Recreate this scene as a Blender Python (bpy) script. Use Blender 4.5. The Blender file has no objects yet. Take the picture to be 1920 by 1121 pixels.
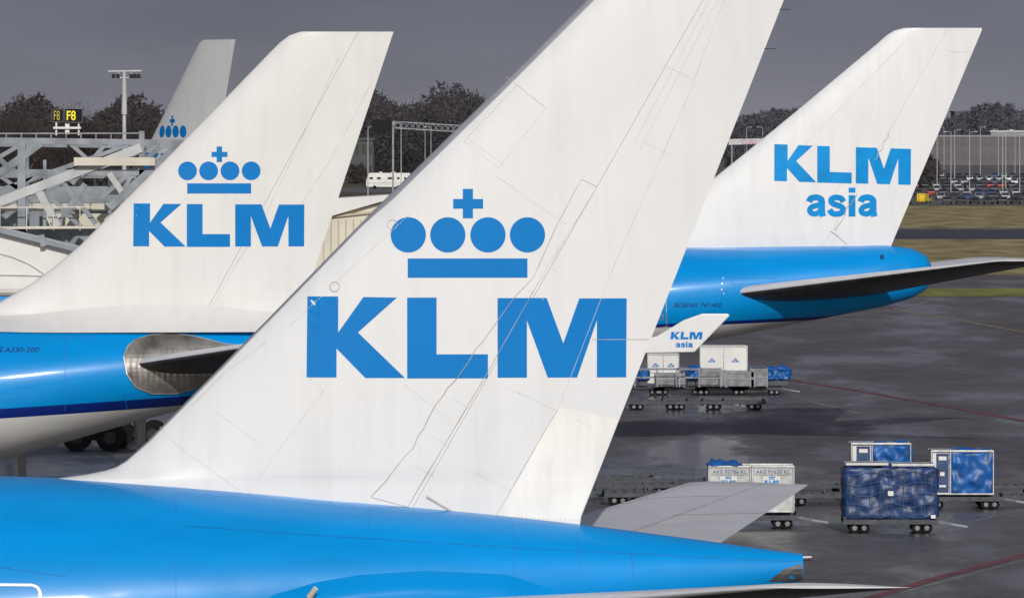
import bpy, bmesh, math, random
import numpy as np
from mathutils import Vector, Matrix, noise
random.seed(7)
S=bpy.context.scene
COL=S.collection
F=12000.0; H=14.5; HY=240.0
def P(u,v,Y): return Vector(((u-960)*Y/F, Y, H-(v-HY)*Y/F))
def G(u,v,z=0.0):
    Y=(H-z)*F/(v-HY); return Vector(((u-960)*Y/F,Y,z))
# ---------------- materials
def mat(name,col,rough=0.5,metal=0.0,var=0.08,scale=1.5,bump=0.0,coat=0.0,stretch=(1,1,1),spec=0.5,detail=4):
    m=bpy.data.materials.new(name); m.use_nodes=True; nt=m.node_tree; N=nt.nodes; L=nt.links
    b=N['Principled BSDF']; b.inputs['Roughness'].default_value=rough; b.inputs['Metallic'].default_value=metal
    b.inputs['Coat Weight'].default_value=coat; b.inputs['Coat Roughness'].default_value=0.12
    b.inputs['Specular IOR Level'].default_value=spec
    tc=N.new('ShaderNodeTexCoord'); mp=N.new('ShaderNodeMapping'); mp.inputs['Scale'].default_value=stretch
    L.new(tc.outputs['Object'],mp.inputs['Vector'])
    n=N.new('ShaderNodeTexNoise'); n.inputs['Scale'].default_value=scale; n.inputs['Detail'].default_value=detail
    L.new(mp.outputs['Vector'],n.inputs['Vector'])
    r=N.new('ShaderNodeMapRange'); r.inputs['From Min'].default_value=0.3; r.inputs['From Max'].default_value=0.7
    r.inputs['To Min'].default_value=1-var; r.inputs['To Max'].default_value=1+var
    L.new(n.outputs['Fac'],r.inputs['Value'])
    mx=N.new('ShaderNodeVectorMath'); mx.operation='SCALE'; mx.inputs[0].default_value=col[:3]
    L.new(r.outputs['Result'],mx.inputs['Scale']); L.new(mx.outputs['Vector'],b.inputs['Base Color'])
    if bump>0:
        bp=N.new('ShaderNodeBump'); bp.inputs['Strength'].default_value=bump; bp.inputs['Distance'].default_value=0.05
        L.new(n.outputs['Fac'],bp.inputs['Height']); L.new(bp.outputs['Normal'],b.inputs['Normal'])
    return m
def twigmat(name,col,var=0.25,scale=0.1):
    """twiggy surfaces let light through both ways, so clumps stay soft"""
    m=bpy.data.materials.new(name); m.use_nodes=True; nt=m.node_tree;N=nt.nodes;L=nt.links; N.remove(N['Principled BSDF'])
    out=N['Material Output']; tc=N.new('ShaderNodeTexCoord'); n=N.new('ShaderNodeTexNoise'); n.inputs['Scale'].default_value=scale; n.inputs['Detail'].default_value=4; L.new(tc.outputs['Object'],n.inputs['Vector'])
    r=N.new('ShaderNodeMapRange'); r.inputs['From Min'].default_value=0.3; r.inputs['From Max'].default_value=0.7; r.inputs['To Min'].default_value=1-var; r.inputs['To Max'].default_value=1+var; L.new(n.outputs['Fac'],r.inputs['Value'])
    sc=N.new('ShaderNodeVectorMath'); sc.operation='SCALE'; sc.inputs[0].default_value=col; L.new(r.outputs['Result'],sc.inputs['Scale'])
    d=N.new('ShaderNodeBsdfDiffuse'); t=N.new('ShaderNodeBsdfTranslucent'); L.new(sc.outputs['Vector'],d.inputs['Color']); L.new(sc.outputs['Vector'],t.inputs['Color'])
    mx=N.new('ShaderNodeMixShader'); mx.inputs[0].default_value=0.5; L.new(d.outputs[0],mx.inputs[1]); L.new(t.outputs[0],mx.inputs[2]); L.new(mx.outputs[0],out.inputs['Surface']); return m
def grime_white(name,col,seed):
    m=mat(name,col,rough=0.36,var=0.03,scale=0.5,coat=0.2)
    nt=m.node_tree; N=nt.nodes; L=nt.links; b=N['Principled BSDF']
    src=b.inputs['Base Color'].links[0].from_socket
    tc=N.new('ShaderNodeTexCoord'); mp=N.new('ShaderNodeMapping'); mp.inputs['Scale'].default_value=(2.2,1,0.22); mp.inputs['Rotation'].default_value=(0,math.radians(28),0); mp.inputs['Location'].default_value=(seed,0,0)
    L.new(tc.outputs['Object'],mp.inputs['Vector'])
    n=N.new('ShaderNodeTexNoise'); n.inputs['Scale'].default_value=1.2; n.inputs['Detail'].default_value=8; n.inputs['Roughness'].default_value=0.6
    L.new(mp.outputs['Vector'],n.inputs['Vector'])
    r=N.new('ShaderNodeMapRange'); r.inputs['From Min'].default_value=0.48; r.inputs['From Max'].default_value=0.8; r.inputs['To Min'].default_value=0; r.inputs['To Max'].default_value=0.32
    L.new(n.outputs['Fac'],r.inputs['Value'])
    mx=N.new('ShaderNodeMix'); mx.data_type='RGBA'; L.new(r.outputs['Result'],mx.inputs['Factor']); L.new(src,mx.inputs[6]); mx.inputs[7].default_value=(0.48,0.475,0.455,1)
    n2=N.new('ShaderNodeTexNoise'); n2.inputs['Scale'].default_value=9; n2.inputs['Detail'].default_value=5
    L.new(tc.outputs['Object'],n2.inputs['Vector'])
    r2=N.new('ShaderNodeMapRange'); r2.inputs['From Min'].default_value=0.68; r2.inputs['From Max'].default_value=0.76; r2.inputs['To Min'].default_value=0; r2.inputs['To Max'].default_value=0.25
    L.new(n2.outputs['Fac'],r2.inputs['Value'])
    mx2=N.new('ShaderNodeMix'); mx2.data_type='RGBA'; L.new(r2.outputs['Result'],mx2.inputs['Factor']); L.new(mx.outputs[2],mx2.inputs[6]); mx2.inputs[7].default_value=(0.48,0.47,0.44,1)
    L.new(mx2.outputs[2],b.inputs['Base Color'])
    n3=N.new('ShaderNodeTexNoise'); n3.inputs['Scale'].default_value=0.9; n3.inputs['Detail'].default_value=1.0; L.new(tc.outputs['Object'],n3.inputs['Vector'])
    bp=N.new('ShaderNodeBump'); bp.inputs['Strength'].default_value=0.25; bp.inputs['Distance'].default_value=0.03; L.new(n3.outputs['Fac'],bp.inputs['Height']); L.new(bp.outputs['Normal'],b.inputs['Normal'])
    return m
BLUE=(0.0,0.24,0.61)
def livery(name,z1,z2,slope,x0):
    """blue above a navy cheat line, white below; heights in the aircraft's own coordinates"""
    m=bpy.data.materials.new(name); m.use_nodes=True; nt=m.node_tree; N=nt.nodes; L=nt.links
    b=N['Principled BSDF']; b.inputs['Roughness'].default_value=0.32; b.inputs['Coat Weight'].default_value=0.22; b.inputs['Coat Roughness'].default_value=0.08; b.inputs['Specular IOR Level'].default_value=0.15
    tc=N.new('ShaderNodeTexCoord'); sp=N.new('ShaderNodeSeparateXYZ'); L.new(tc.outputs['Object'],sp.inputs[0])
    a=N.new('ShaderNodeMath'); a.operation='SUBTRACT'; L.new(sp.outputs['X'],a.inputs[0]); a.inputs[1].default_value=x0
    c=N.new('ShaderNodeMath'); c.operation='MULTIPLY'; L.new(a.outputs[0],c.inputs[0]); c.inputs[1].default_value=slope
    d=N.new('ShaderNodeMath'); d.operation='SUBTRACT'; L.new(sp.outputs['Z'],d.inputs[0]); L.new(c.outputs[0],d.inputs[1])
    g1=N.new('ShaderNodeMath'); g1.operation='GREATER_THAN'; L.new(d.outputs[0],g1.inputs[0]); g1.inputs[1].default_value=z1
    g2=N.new('ShaderNodeMath'); g2.operation='GREATER_THAN'; L.new(d.outputs[0],g2.inputs[0]); g2.inputs[1].default_value=z2
    n=N.new('ShaderNodeTexNoise'); n.inputs['Scale'].default_value=0.9; n.inputs['Detail'].default_value=7
    mp=N.new('ShaderNodeMapping'); mp.inputs['Scale'].default_value=(0.35,1,2.0); L.new(tc.outputs['Object'],mp.inputs['Vector']); L.new(mp.outputs['Vector'],n.inputs['Vector'])
    r=N.new('ShaderNodeMapRange'); r.inputs['From Min'].default_value=0.3; r.inputs['From Max'].default_value=0.7; r.inputs['To Min'].default_value=0.90; r.inputs['To Max'].default_value=1.05
    L.new(n.outputs['Fac'],r.inputs['Value'])
    m1=N.new('ShaderNodeMix'); m1.data_type='RGBA'; L.new(g2.outputs[0],m1.inputs['Factor']); m1.inputs[6].default_value=(0.60,0.60,0.59,1); m1.inputs[7].default_value=(0.004,0.02,0.17,1)
    m2=N.new('ShaderNodeMix'); m2.data_type='RGBA'; L.new(g1.outputs[0],m2.inputs['Factor']); L.new(m1.outputs[2],m2.inputs[6]); m2.inputs[7].default_value=(*BLUE,1)
    sc=N.new('ShaderNodeVectorMath'); sc.operation='SCALE'; L.new(m2.outputs[2],sc.inputs[0]); L.new(r.outputs['Result'],sc.inputs['Scale']); L.new(sc.outputs['Vector'],b.inputs['Base Color'])
    n3=N.new('ShaderNodeTexNoise'); n3.inputs['Scale'].default_value=1.0; n3.inputs['Detail'].default_value=1.0; L.new(tc.outputs['Object'],n3.inputs['Vector'])
    bp=N.new('ShaderNodeBump'); bp.inputs['Strength'].default_value=0.35; bp.inputs['Distance'].default_value=0.03; L.new(n3.outputs['Fac'],bp.inputs['Height'])
    L.new(bp.outputs['Normal'],b.inputs['Normal']); L.new(bp.outputs['Normal'],b.inputs['Coat Normal'])
    return m
M={}
M['logo']=mat('logo_blue',(0.0,0.172,0.49),0.45,var=0.04,scale=0.8,coat=0.05,spec=0.12)
M['logo2']=mat('logo_blue_faded',(0.0,0.23,0.57),0.45,var=0.14,scale=1.2,coat=0.05,spec=0.12)
M['navy']=mat('navy_ink',(0.005,0.03,0.16),0.5)
M['seam']=mat('seam_grey',(0.50,0.49,0.47),0.7,var=0.3,scale=3)
M['seamd']=mat('seam_dark',(0.34,0.33,0.31),0.7,var=0.45,scale=2.5)
M['seamb']=mat('seam_blue',(0.003,0.15,0.44),0.6,var=0.3,scale=3)
M['le']=mat('leading_edge_metal',(0.36,0.36,0.39),0.4,metal=0.4,var=0.1,scale=2)
M['stab']=mat('stabilizer_grey',(0.58,0.58,0.60),0.4,var=0.06,scale=1.5,coat=0.1)
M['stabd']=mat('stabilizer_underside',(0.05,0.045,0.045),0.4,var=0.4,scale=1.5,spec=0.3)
M['tab']=mat('rudder_tab_sheen',(0.72,0.705,0.67),0.14,var=0.08,scale=1.6,coat=0.6,stretch=(2,1,0.4))  # warm reflection on the tab painted in as a lighter base colour
M['steel']=mat('galvanised_steel',(0.20,0.22,0.245),0.5,metal=0.2,var=0.35,scale=1.2)
M['steeld']=mat('dark_steel',(0.03,0.03,0.032),0.6,var=0.25,scale=1.2,spec=0.15)
M['steell']=mat('pale_steel',(0.42,0.43,0.43),0.5,var=0.15,scale=1.2)
M['cream']=mat('cream_panel',(0.56,0.52,0.43),0.55,var=0.12,scale=0.8)
M['creamd']=mat('cream_dark',(0.40,0.36,0.26),0.6,var=0.2,scale=0.8)
M['wht']=mat('white_panel',(0.66,0.65,0.62),0.45,var=0.10,scale=0.6)
M['black']=mat('black_plastic',(0.004,0.004,0.005),0.6,var=0.2,spec=0.2)
M['rub']=mat('rubber',(0.012,0.012,0.013),0.9,var=0.3,spec=0.08)
M['glass']=mat('dark_glass',(0.02,0.025,0.03),0.1,var=0.1)
M['yel']=mat('yellow_letters',(0.85,0.72,0.02),0.5,var=0.05)
M['yeld']=mat('yellow_letters_dull',(0.45,0.38,0.04),0.5,var=0.05)
M['silver']=mat('aluminium',(0.38,0.385,0.38),0.4,metal=0.4,var=0.3,scale=2.5)
M['tarp']=mat('navy_tarp',(0.010,0.032,0.115),0.45,var=0.4,scale=3,bump=0.5)
M['tarpb']=mat('blue_tarp',(0.004,0.08,0.29),0.45,var=0.4,scale=3,bump=0.5)
M['net']=mat('net_strap',(0.02,0.08,0.19),0.7,var=0.3)
M['dolly']=mat('dolly_steel',(0.05,0.055,0.065),0.6,metal=0.2,var=0.4,scale=4)
M['red']=mat('red_line',(0.14,0.035,0.045),0.6,var=0.5,scale=0.6)
M['line']=mat('white_line',(0.24,0.23,0.22),0.6,var=0.5,scale=0.6)
M['yline']=mat('yellow_line',(0.22,0.19,0.11),0.6,var=0.5,scale=0.6)
M['exh']=mat('exhaust_metal',(0.16,0.16,0.17),0.45,metal=0.7,var=0.3,scale=3)
def ribbed():
    m=mat('ribbed_metal',(0.22,0.205,0.185),0.45,metal=0.5,var=0.5,scale=1.6)
    nt=m.node_tree;N=nt.nodes;L=nt.links;b=N['Principled BSDF']
    tc=N.new('ShaderNodeTexCoord'); w=N.new('ShaderNodeTexWave'); w.inputs['Scale'].default_value=1.9; w.inputs['Distortion'].default_value=3.5; w.bands_direction='X'
    L.new(tc.outputs['Object'],w.inputs['Vector']); bp=N.new('ShaderNodeBump'); bp.inputs['Strength'].default_value=0.18; bp.inputs['Distance'].default_value=0.04
    L.new(w.outputs['Fac'],bp.inputs['Height']); L.new(bp.outputs['Normal'],b.inputs['Normal']); return m
M['rib']=ribbed()
# ---------------- object helpers
def thing(name,label,cat,base,group=None):
    o=bpy.data.objects.new(name,None); o.empty_display_size=0.5; o.location=base; COL.objects.link(o)
    o['label']=label; o['category']=cat
    if group: o['group']=group
    return o
def obj(name,verts,faces,mats,parent=None,mi=None,smooth=False,base=None,label=None,cat=None,kind=None,group=None,sharp=None):
    me=bpy.data.meshes.new(name)
    pb=Vector((0,0,0))
    if parent is not None:
        r=parent
        while r.parent: r=r.parent
        pb=Vector(r.location)
    elif base is not None: pb=Vector(base)
    me.from_pydata([tuple(Vector(v)-pb) for v in verts],[],[tuple(f) for f in faces])
    if not isinstance(mats,(list,tuple)): mats=[mats]
    for m in mats: me.materials.append(m)
    if mi is not None: me.polygons.foreach_set('material_index',mi)
    if smooth: me.polygons.foreach_set('use_smooth',[True]*len(me.polygons))
    me.update()
    o=bpy.data.objects.new(name,me); COL.objects.link(o)
    if parent is not None: o.parent=parent
    else: o.location=pb
    if smooth and sharp:
        bm=bmesh.new(); bm.from_mesh(me)
        for e in bm.edges:
            if len(e.link_faces)==2 and e.calc_face_angle(0)>sharp: e.smooth=False
        bm.to_mesh(me); bm.free()
    if label: o['label']=label
    if cat: o['category']=cat
    if kind: o['kind']=kind
    if group: o['group']=group
    return o
class MB:
    def __init__(s): s.v=[]; s.f=[]; s.m=[]
    def box(s,c,d,mi=0,rz=0,taper=1.0):
        b=len(s.v); cx,cy,cz=c; hx,hy,hz=d[0]/2,d[1]/2,d[2]/2
        for z,t in ((-hz,1.0),(hz,taper)):
            for x,y in ((-hx,-hy),(hx,-hy),(hx,hy),(-hx,hy)):
                x*=t;y*=t
                s.v.append(Vector((cx+x*math.cos(rz)-y*math.sin(rz),cy+x*math.sin(rz)+y*math.cos(rz),cz+z)))
        for q in ((0,3,2,1),(4,5,6,7),(0,1,5,4),(1,2,6,5),(2,3,7,6),(3,0,4,7)): s.f.append(tuple(b+i for i in q)); s.m.append(mi)
        return s
    def beam(s,p,q,w,h=None,mi=0):
        p=Vector(p);q=Vector(q);h=h or w; d=(q-p)
        if d.length<1e-6: return s
        d.normalize(); up=Vector((0,0,1)) if abs(d.z)<0.95 else Vector((0,1,0))
        a=d.cross(up).normalized(); c=a.cross(d).normalized(); b=len(s.v)
        for o in (p,q):
            for i,j in ((-1,-1),(1,-1),(1,1),(-1,1)): s.v.append(o+a*(i*w/2)+c*(j*h/2))
        for f in ((0,1,2,3),(7,6,5,4),(0,4,5,1),(1,5,6,2),(2,6,7,3),(3,7,4,0)): s.f.append(tuple(b+i for i in f)); s.m.append(mi)
        return s
    def cyl(s,p,q,r0,r1=None,n=14,mi=0):
        p=Vector(p);q=Vector(q); r1=r0 if r1 is None else r1; d=(q-p).normalized()
        up=Vector((0,0,1)) if abs(d.z)<0.95 else Vector((0,1,0)); a=d.cross(up).normalized(); c=a.cross(d); b=len(s.v)
        for o,r in ((p,r0),(q,r1)):
            for k in range(n):
                t=2*math.pi*k/n; s.v.append(o+a*(r*math.cos(t))+c*(r*math.sin(t)))
        for k in range(n): s.f.append((b+k,b+(k+1)%n,b+n+(k+1)%n,b+n+k)); s.m.append(mi)
        s.f.append(tuple(b+k for k in range(n))[::-1]); s.m.append(mi); s.f.append(tuple(b+n+k for k in range(n))); s.m.append(mi)
        return s
    def prism(s,poly,axis,a,b,mi=0):
        o=len(s.v); n=len(poly)
        for t in (a,b):
            for (i,j) in poly: s.v.append(Vector((i,t,j)) if axis=='y' else Vector((t,i,j)))
        for k in range(n): s.f.append((o+k,o+(k+1)%n,o+n+(k+1)%n,o+n+k)); s.m.append(mi)
        s.f.append(tuple(o+k for k in range(n))[::-1]); s.m.append(mi); s.f.append(tuple(o+n+k for k in range(n))); s.m.append(mi)
        return s
    def build(s,name,mats,parent=None,**k):
        bev=k.pop('bevel',0); o=obj(name,s.v,s.f,mats,parent,mi=s.m,**k)
        bm=bmesh.new(); bm.from_mesh(o.data); bmesh.ops.recalc_face_normals(bm,faces=bm.faces); bm.to_mesh(o.data); bm.free()
        if bev:
            md=o.modifiers.new('bevel','BEVEL'); md.width=bev; md.segments=3; md.limit_method='ANGLE'
        return o
def local(parent_loc,mb):
    for i,v in enumerate(mb.v): mb.v[i]=v+Vector(parent_loc)
    return mb
def copy_thing(root,loc,rz=0.0,sc=1.0,**props):
    n=root.copy(); COL.objects.link(n); n.location=loc; n.rotation_euler=(0,0,rz); n.scale=(sc,sc,sc)
    for k,v in props.items(): n[k]=v
    def rec(src,dst):
        for c in src.children:
            cc=c.copy(); COL.objects.link(cc); cc.parent=dst; rec(c,cc)
    rec(root,n); return n
# ---------------- draped decals
def tess(polys,step):
    bm=bmesh.new()
    for pl in polys:
        vs=[bm.verts.new((p[0],p[1],0)) for p in pl]; bm.faces.new(vs)
    bm.normal_update()
    bmesh.ops.triangulate(bm,faces=bm.faces[:],ngon_method='EAR_CLIP')
    return cut(bm,step)
def cut(bm,step):
    xs=[v.co.x for v in bm.verts]; ys=[v.co.y for v in bm.verts]; X1,Y1=max(xs),max(ys)
    x=min(xs)+step
    while x<X1:
        bmesh.ops.bisect_plane(bm,geom=bm.verts[:]+bm.edges[:]+bm.faces[:],plane_co=(x,0,0),plane_no=(1,0,0)); x+=step
    y=min(ys)+step
    while y<Y1:
        bmesh.ops.bisect_plane(bm,geom=bm.verts[:]+bm.edges[:]+bm.faces[:],plane_co=(0,y,0),plane_no=(0,1,0)); y+=step
    bm.verts.index_update()
    r=([(v.co.x,v.co.y) for v in bm.verts],[[v.index for v in f.verts] for f in bm.faces]); bm.free(); return r
def text2d(body,box,shear=0.0,bold=0.0,step=40):
    cu=bpy.data.curves.new('t','FONT'); cu.body=body; cu.offset=bold; cu.resolution_u=6
    o=bpy.data.objects.new('t',cu); COL.objects.link(o); dg=bpy.context.evaluated_depsgraph_get(); dg.update()
    me=bpy.data.meshes.new_from_object(o.evaluated_get(dg)); bm=bmesh.new(); bm.from_mesh(me)
    bpy.data.objects.remove(o); bpy.data.meshes.remove(me)
    bmesh.ops.remove_doubles(bm,verts=bm.verts,dist=1e-5)
    xs=[v.co.x for v in bm.verts]; ys=[v.co.y for v in bm.verts]; x0,x1,y0,y1=min(xs),max(xs),min(ys),max(ys)
    for v in bm.verts:
        fx=(v.co.x-x0)/(x1-x0); fy=(v.co.y-y0)/(y1-y0)
        v.co.x=box[0]+fx*(box[2]-box[0])+shear*fy*(box[3]-box[1]); v.co.y=box[3]-fy*(box[3]-box[1]); v.co.z=0
    return cut(bm,step)
def spline(pts,k=6):
    out=[]; n=len(pts)
    for i in range(n-1):
        p0=pts[max(i-1,0)];p1=pts[i];p2=pts[i+1];p3=pts[min(i+2,n-1)]
        for j in range(k):
            t=j/k; out.append(tuple(0.5*((2*p1[c])+(-p0[c]+p2[c])*t+(2*p0[c]-5*p1[c]+4*p2[c]-p3[c])*t*t+(-p0[c]+3*p1[c]-3*p2[c]+p3[c])*t**3) for c in (0,1)))
    out.append(pts[-1]); return out
def stroke(pts,w,smooth=True):
    p=spline(pts) if smooth else list(pts); V=[];Fc=[]
    for i,q in enumerate(p):
        a=p[max(i-1,0)];b=p[min(i+1,len(p)-1)]; L=math.hypot(b[0]-a[0],b[1]-a[1]); nx,ny=-(b[1]-a[1])/L*w/2,(b[0]-a[0])/L*w/2
        V+=[(q[0]+nx,q[1]+ny),(q[0]-nx,q[1]-ny)]
        if i: Fc.append((2*i-2,2*i,2*i+1,2*i-1))
    return V,Fc
def asia(box):
    """bold grotesque letters drawn as strokes"""
    L=[]
    def a(o):
        L.append(stroke([(o+5,26.5),(o+8,20.5),(o+14,18.5),(o+20,18.5),(o+26,21.5),(o+27.5,27),(o+27.5,38),(o+28,47),(o+29.5,54)],11.5))
        L.append(stroke([(o+27,30.5),(o+20,33),(o+11,35.5),(o+6.5,41),(o+8.5,47),(o+15,49),(o+22,46.5),(o+27,40)],10))
    a(0)
    L.append(stroke([(66,26.5),(61.5,20),(54,18.3),(47,19.5),(44,24),(47,29.5),(54,32.5),(62,35.8),(65.5,41.5),(62.5,47),(54,49.3),(46,47.8),(41,41)],10.6))
    L.append(([(75,14),(87,14),(87,54),(75,54)],[(0,3,2,1)])); L.append(([(75,0),(87,0),(87,9),(75,9)],[(0,3,2,1)]))
    a(91)
    sx=(box[2]-box[0])/126; sy=(box[3]-box[1])/54
    return [([(box[0]+x*sx,box[1]+y*sy) for x,y in V],Fc) for V,Fc in L]
def circle(cx,cy,r,n=40): return [(cx+r*math.cos(2*math.pi*k/n),cy+r*math.sin(2*math.pi*k/n)) for k in range(n)]
KLM_=[[(577,555),(635,555),(635,622),(682,556),(745,557),(672,622),(760,707),(686,707),(632,652),(632,706),(576,706)],
 [(764,557),(819,557),(819,663),(915,663),(915,708),(764,708)],
 [(933,558),(1025,558),(1056,643),(1086,559),(1175,559),(1174,707),(1119,707),(1119,600),(1082,707),(1027,707),(988,600),(988,707),(933,707)]]
CROWN=[circle(766,440,33),circle(840,440,33),circle(915,440,33),circle(989,440,33),[(765,484),(989,484),(989,520),(765,520)],
 [(868,354),(887,354),(887,373),(906,373),(906,391),(887,391),(887,409),(868,409),(868,391),(850,391),(850,373),(868,373)]]
def mapp(polys,fn): return [[fn(*p) for p in pl] for pl in polys]
def naca(u):
    u=min(max(u,0),1); return 10*(0.2969*math.sqrt(u)-0.126*u-0.3516*u*u+0.2843*u**3-0.1015*u**4)
class Fin:
    def __init__(s,sc,Yc,le,te,T0,T1,vbot):
        s.sc=sc;s.Y=Yc
        c=lambda p:((p[0]-960)/sc,H-(p[1]-HY)/sc)
        L=sorted([c(p) for p in le],key=lambda p:p[1]); Tt=sorted([c(p) for p in te],key=lambda p:p[1])
        s.L=L;s.Tt=Tt;s.z0=H-(vbot-HY)/sc;s.z1=L[-1][1];s.T0=T0;s.T1=T1
    def le(s,z): return float(np.interp(z,[p[1] for p in s.L],[p[0] for p in s.L]))
    def te(s,z): return float(np.interp(z,[p[1] for p in s.Tt],[p[0] for p in s.Tt]))
    def T(s,z):
        t=(z-s.z0)/(s.z1-s.z0); return s.T0+(s.T1-s.T0)*t
    def t(s,x,z):
        a,b=s.le(z),s.te(z); return s.T(z)*naca((x-a)/(b-a))
    def y(s,x,z,off=0.006): return s.Y-s.t(x,z)-off
    def w(s,u,v): return (u-960)/s.sc, H-(v-HY)/s.sc
    def rows(s,n=70):
        zs=set(np.linspace(s.z0,s.z1,n))
        for p in s.L:
            if s.z0<p[1]<=s.z1: zs.add(p[1])
        return sorted(zs)
    def section(s,name,xa,xb,mt,parent,m=26):
        rows=s.rows(); V=[];Fc=[]; k=2*(m+1)
        for z in rows:
            a,b=xa(z),xb(z)
            xs=[a+(b-a)*(1-math.cos(math.pi/2*i/m)) for i in range(m+1)]
            for x in xs: V.append((x,s.Y-s.t(x,z),z))
            for x in xs[::-1]: V.append((x,s.Y+s.t(x,z)+1e-4,z))
        for r in range(len(rows)-1):
            for i in range(k):
                j=(i+1)%k; Fc.append((r*k+i,r*k+j,(r+1)*k+j,(r+1)*k+i))
        Fc.append(tuple(range(k))[::-1]); Fc.append(tuple((len(rows)-1)*k+i for i in range(k)))
        return obj(name,V,Fc,mt,parent,smooth=True,sharp=0.6)
    def decal(s,name,vf,mt,parent,off=0.006):
        vfs=vf if isinstance(vf,list) else [vf]; V=[];Fc=[]
        for k,(vv,ff) in enumerate(vfs):
            o=len(V)
            for (u,v) in vv:
                x,z=s.w(u,v); V.append((x,s.y(x,z,off+0.002*k),z))
            Fc+=[[o+i for i in f[::-1]] for f in ff]
        return obj(name,V,Fc,mt,parent)
    def lines(s,name,pls,wpx,mt,parent,off=0.004,dash=None):
        V=[];Fc=[]
        for pl in pls:
            for (a,b) in zip(pl[:-1],pl[1:]):
                L=math.hypot(b[0]-a[0],b[1]-a[1])
                if L<1e-3: continue
                dx,dy=(b[0]-a[0])/L,(b[1]-a[1])/L; nx,ny=-dy*wpx/2,dx*wpx/2
                if dash: segs=[(t,min(t+dash[0],L)) for t in np.arange(0,L,dash[1])]
                else:
                    n=max(1,int(L/12)); segs=[(L*i/n,L*(i+1)/n) for i in range(n)]
                for t0,t1 in segs:
                    o=len(V)
                    for t,sg in ((t0,-1),(t0,1),(t1,1),(t1,-1)):
                        u=a[0]+dx*t+sg*nx; v=a[1]+dy*t+sg*ny; x,z=s.w(u,v); V.append((x,s.y(x,z,off),z))
                    Fc.append((o,o+1,o+2,o+3))
        return obj(name,V,Fc,mt,parent)
class Fus:
    def __init__(s,sc,Y,st):
        s.sc=sc;s.Y=Y
        a=np.array([((u-960)/sc,H-(t-HY)/sc,H-(b-HY)/sc,w) for u,t,b,w in st]); s.a=a
        xs=a[:,0]; n=140
        X=np.interp(np.linspace(0,len(xs)-1,n),range(len(xs)),xs)
        def cat(col):
            y=a[:,col]; d=np.gradient(y,xs); out=[]
            for x in X:
                i=min(max(np.searchsorted(xs,x)-1,0),len(xs)-2); h=xs[i+1]-xs[i]; t=(x-xs[i])/h
                out.append((2*t**3-3*t*t+1)*y[i]+(t**3-2*t*t+t)*h*d[i]+(-2*t**3+3*t*t)*y[i+1]+(t**3-t*t)*h*d[i+1])
            return np.array(out)
        s.X=X;s.top=cat(1);s.bot=cat(2);s.hw=np.maximum(cat(3),0.02)
    def y(s,x,z,off=0.01):
        t=np.interp(x,s.X,s.top);b=np.interp(x,s.X,s.bot);w=np.interp(x,s.X,s.hw); zc=(t+b)/2;rz=(t-b)/2
        q=1-((z-zc)/rz)**2; return s.Y-w*math.sqrt(max(q,0))-off
    def mesh(s,mt,parent,n=56):
        V=[];Fc=[]
        for x,t,b,w in zip(s.X,s.top,s.bot,s.hw):
            zc=(t+b)/2;rz=(t-b)/2
            for k in range(n):
                a=2*math.pi*k/n; V.append((x,s.Y+w*math.sin(a),zc+rz*math.cos(a)))
        m=len(s.X)
        for i in range(m-1):
            for k in range(n):
                j=(k+1)%n; Fc.append((i*n+k,i*n+j,(i+1)*n+j,(i+1)*n+k))
        Fc.append(tuple(range(n))[::-1]); Fc.append(tuple((m-1)*n+k for k in range(n)))
        return obj('fuselage',V,Fc,mt,parent,smooth=True,sharp=0.9)
    def pt(s,u,v,off=0.01):
        x,z=(u-960)/s.sc,H-(v-HY)/s.sc
        for _ in range(3):
            y=s.y(x,z,off); x=(u-960)*y/F; z=H-(v-HY)*y/F
        return (x,s.y(x,z,off),z)
    def decal(s,name,vf,mt,parent,off=0.01):
        return obj(name,[s.pt(u,v,off) for u,v in vf[0]],[f[::-1] for f in vf[1]],mt,parent)
    def lines(s,name,pls,w,mt,parent,off=0.008):
        V=[];Fc=[]
        for pl in pls:
            for a,b in zip(pl[:-1],pl[1:]):
                L=math.hypot(b[0]-a[0],b[1]-a[1]); dx,dy=(b[0]-a[0])/L,(b[1]-a[1])/L; nx,ny=-dy*w/2,dx*w/2; n=max(1,int(L/12))
                for i in range(n):
                    o=len(V)
                    for t,sg in ((L*i/n,-1),(L*i/n,1),(L*(i+1)/n,1),(L*(i+1)/n,-1)): V.append(s.pt(a[0]+dx*t+sg*nx,a[1]+dy*t+sg*ny,off))
                    Fc.append((o,o+1,o+2,o+3))
        return obj(name,V,Fc,mt,parent)
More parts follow.
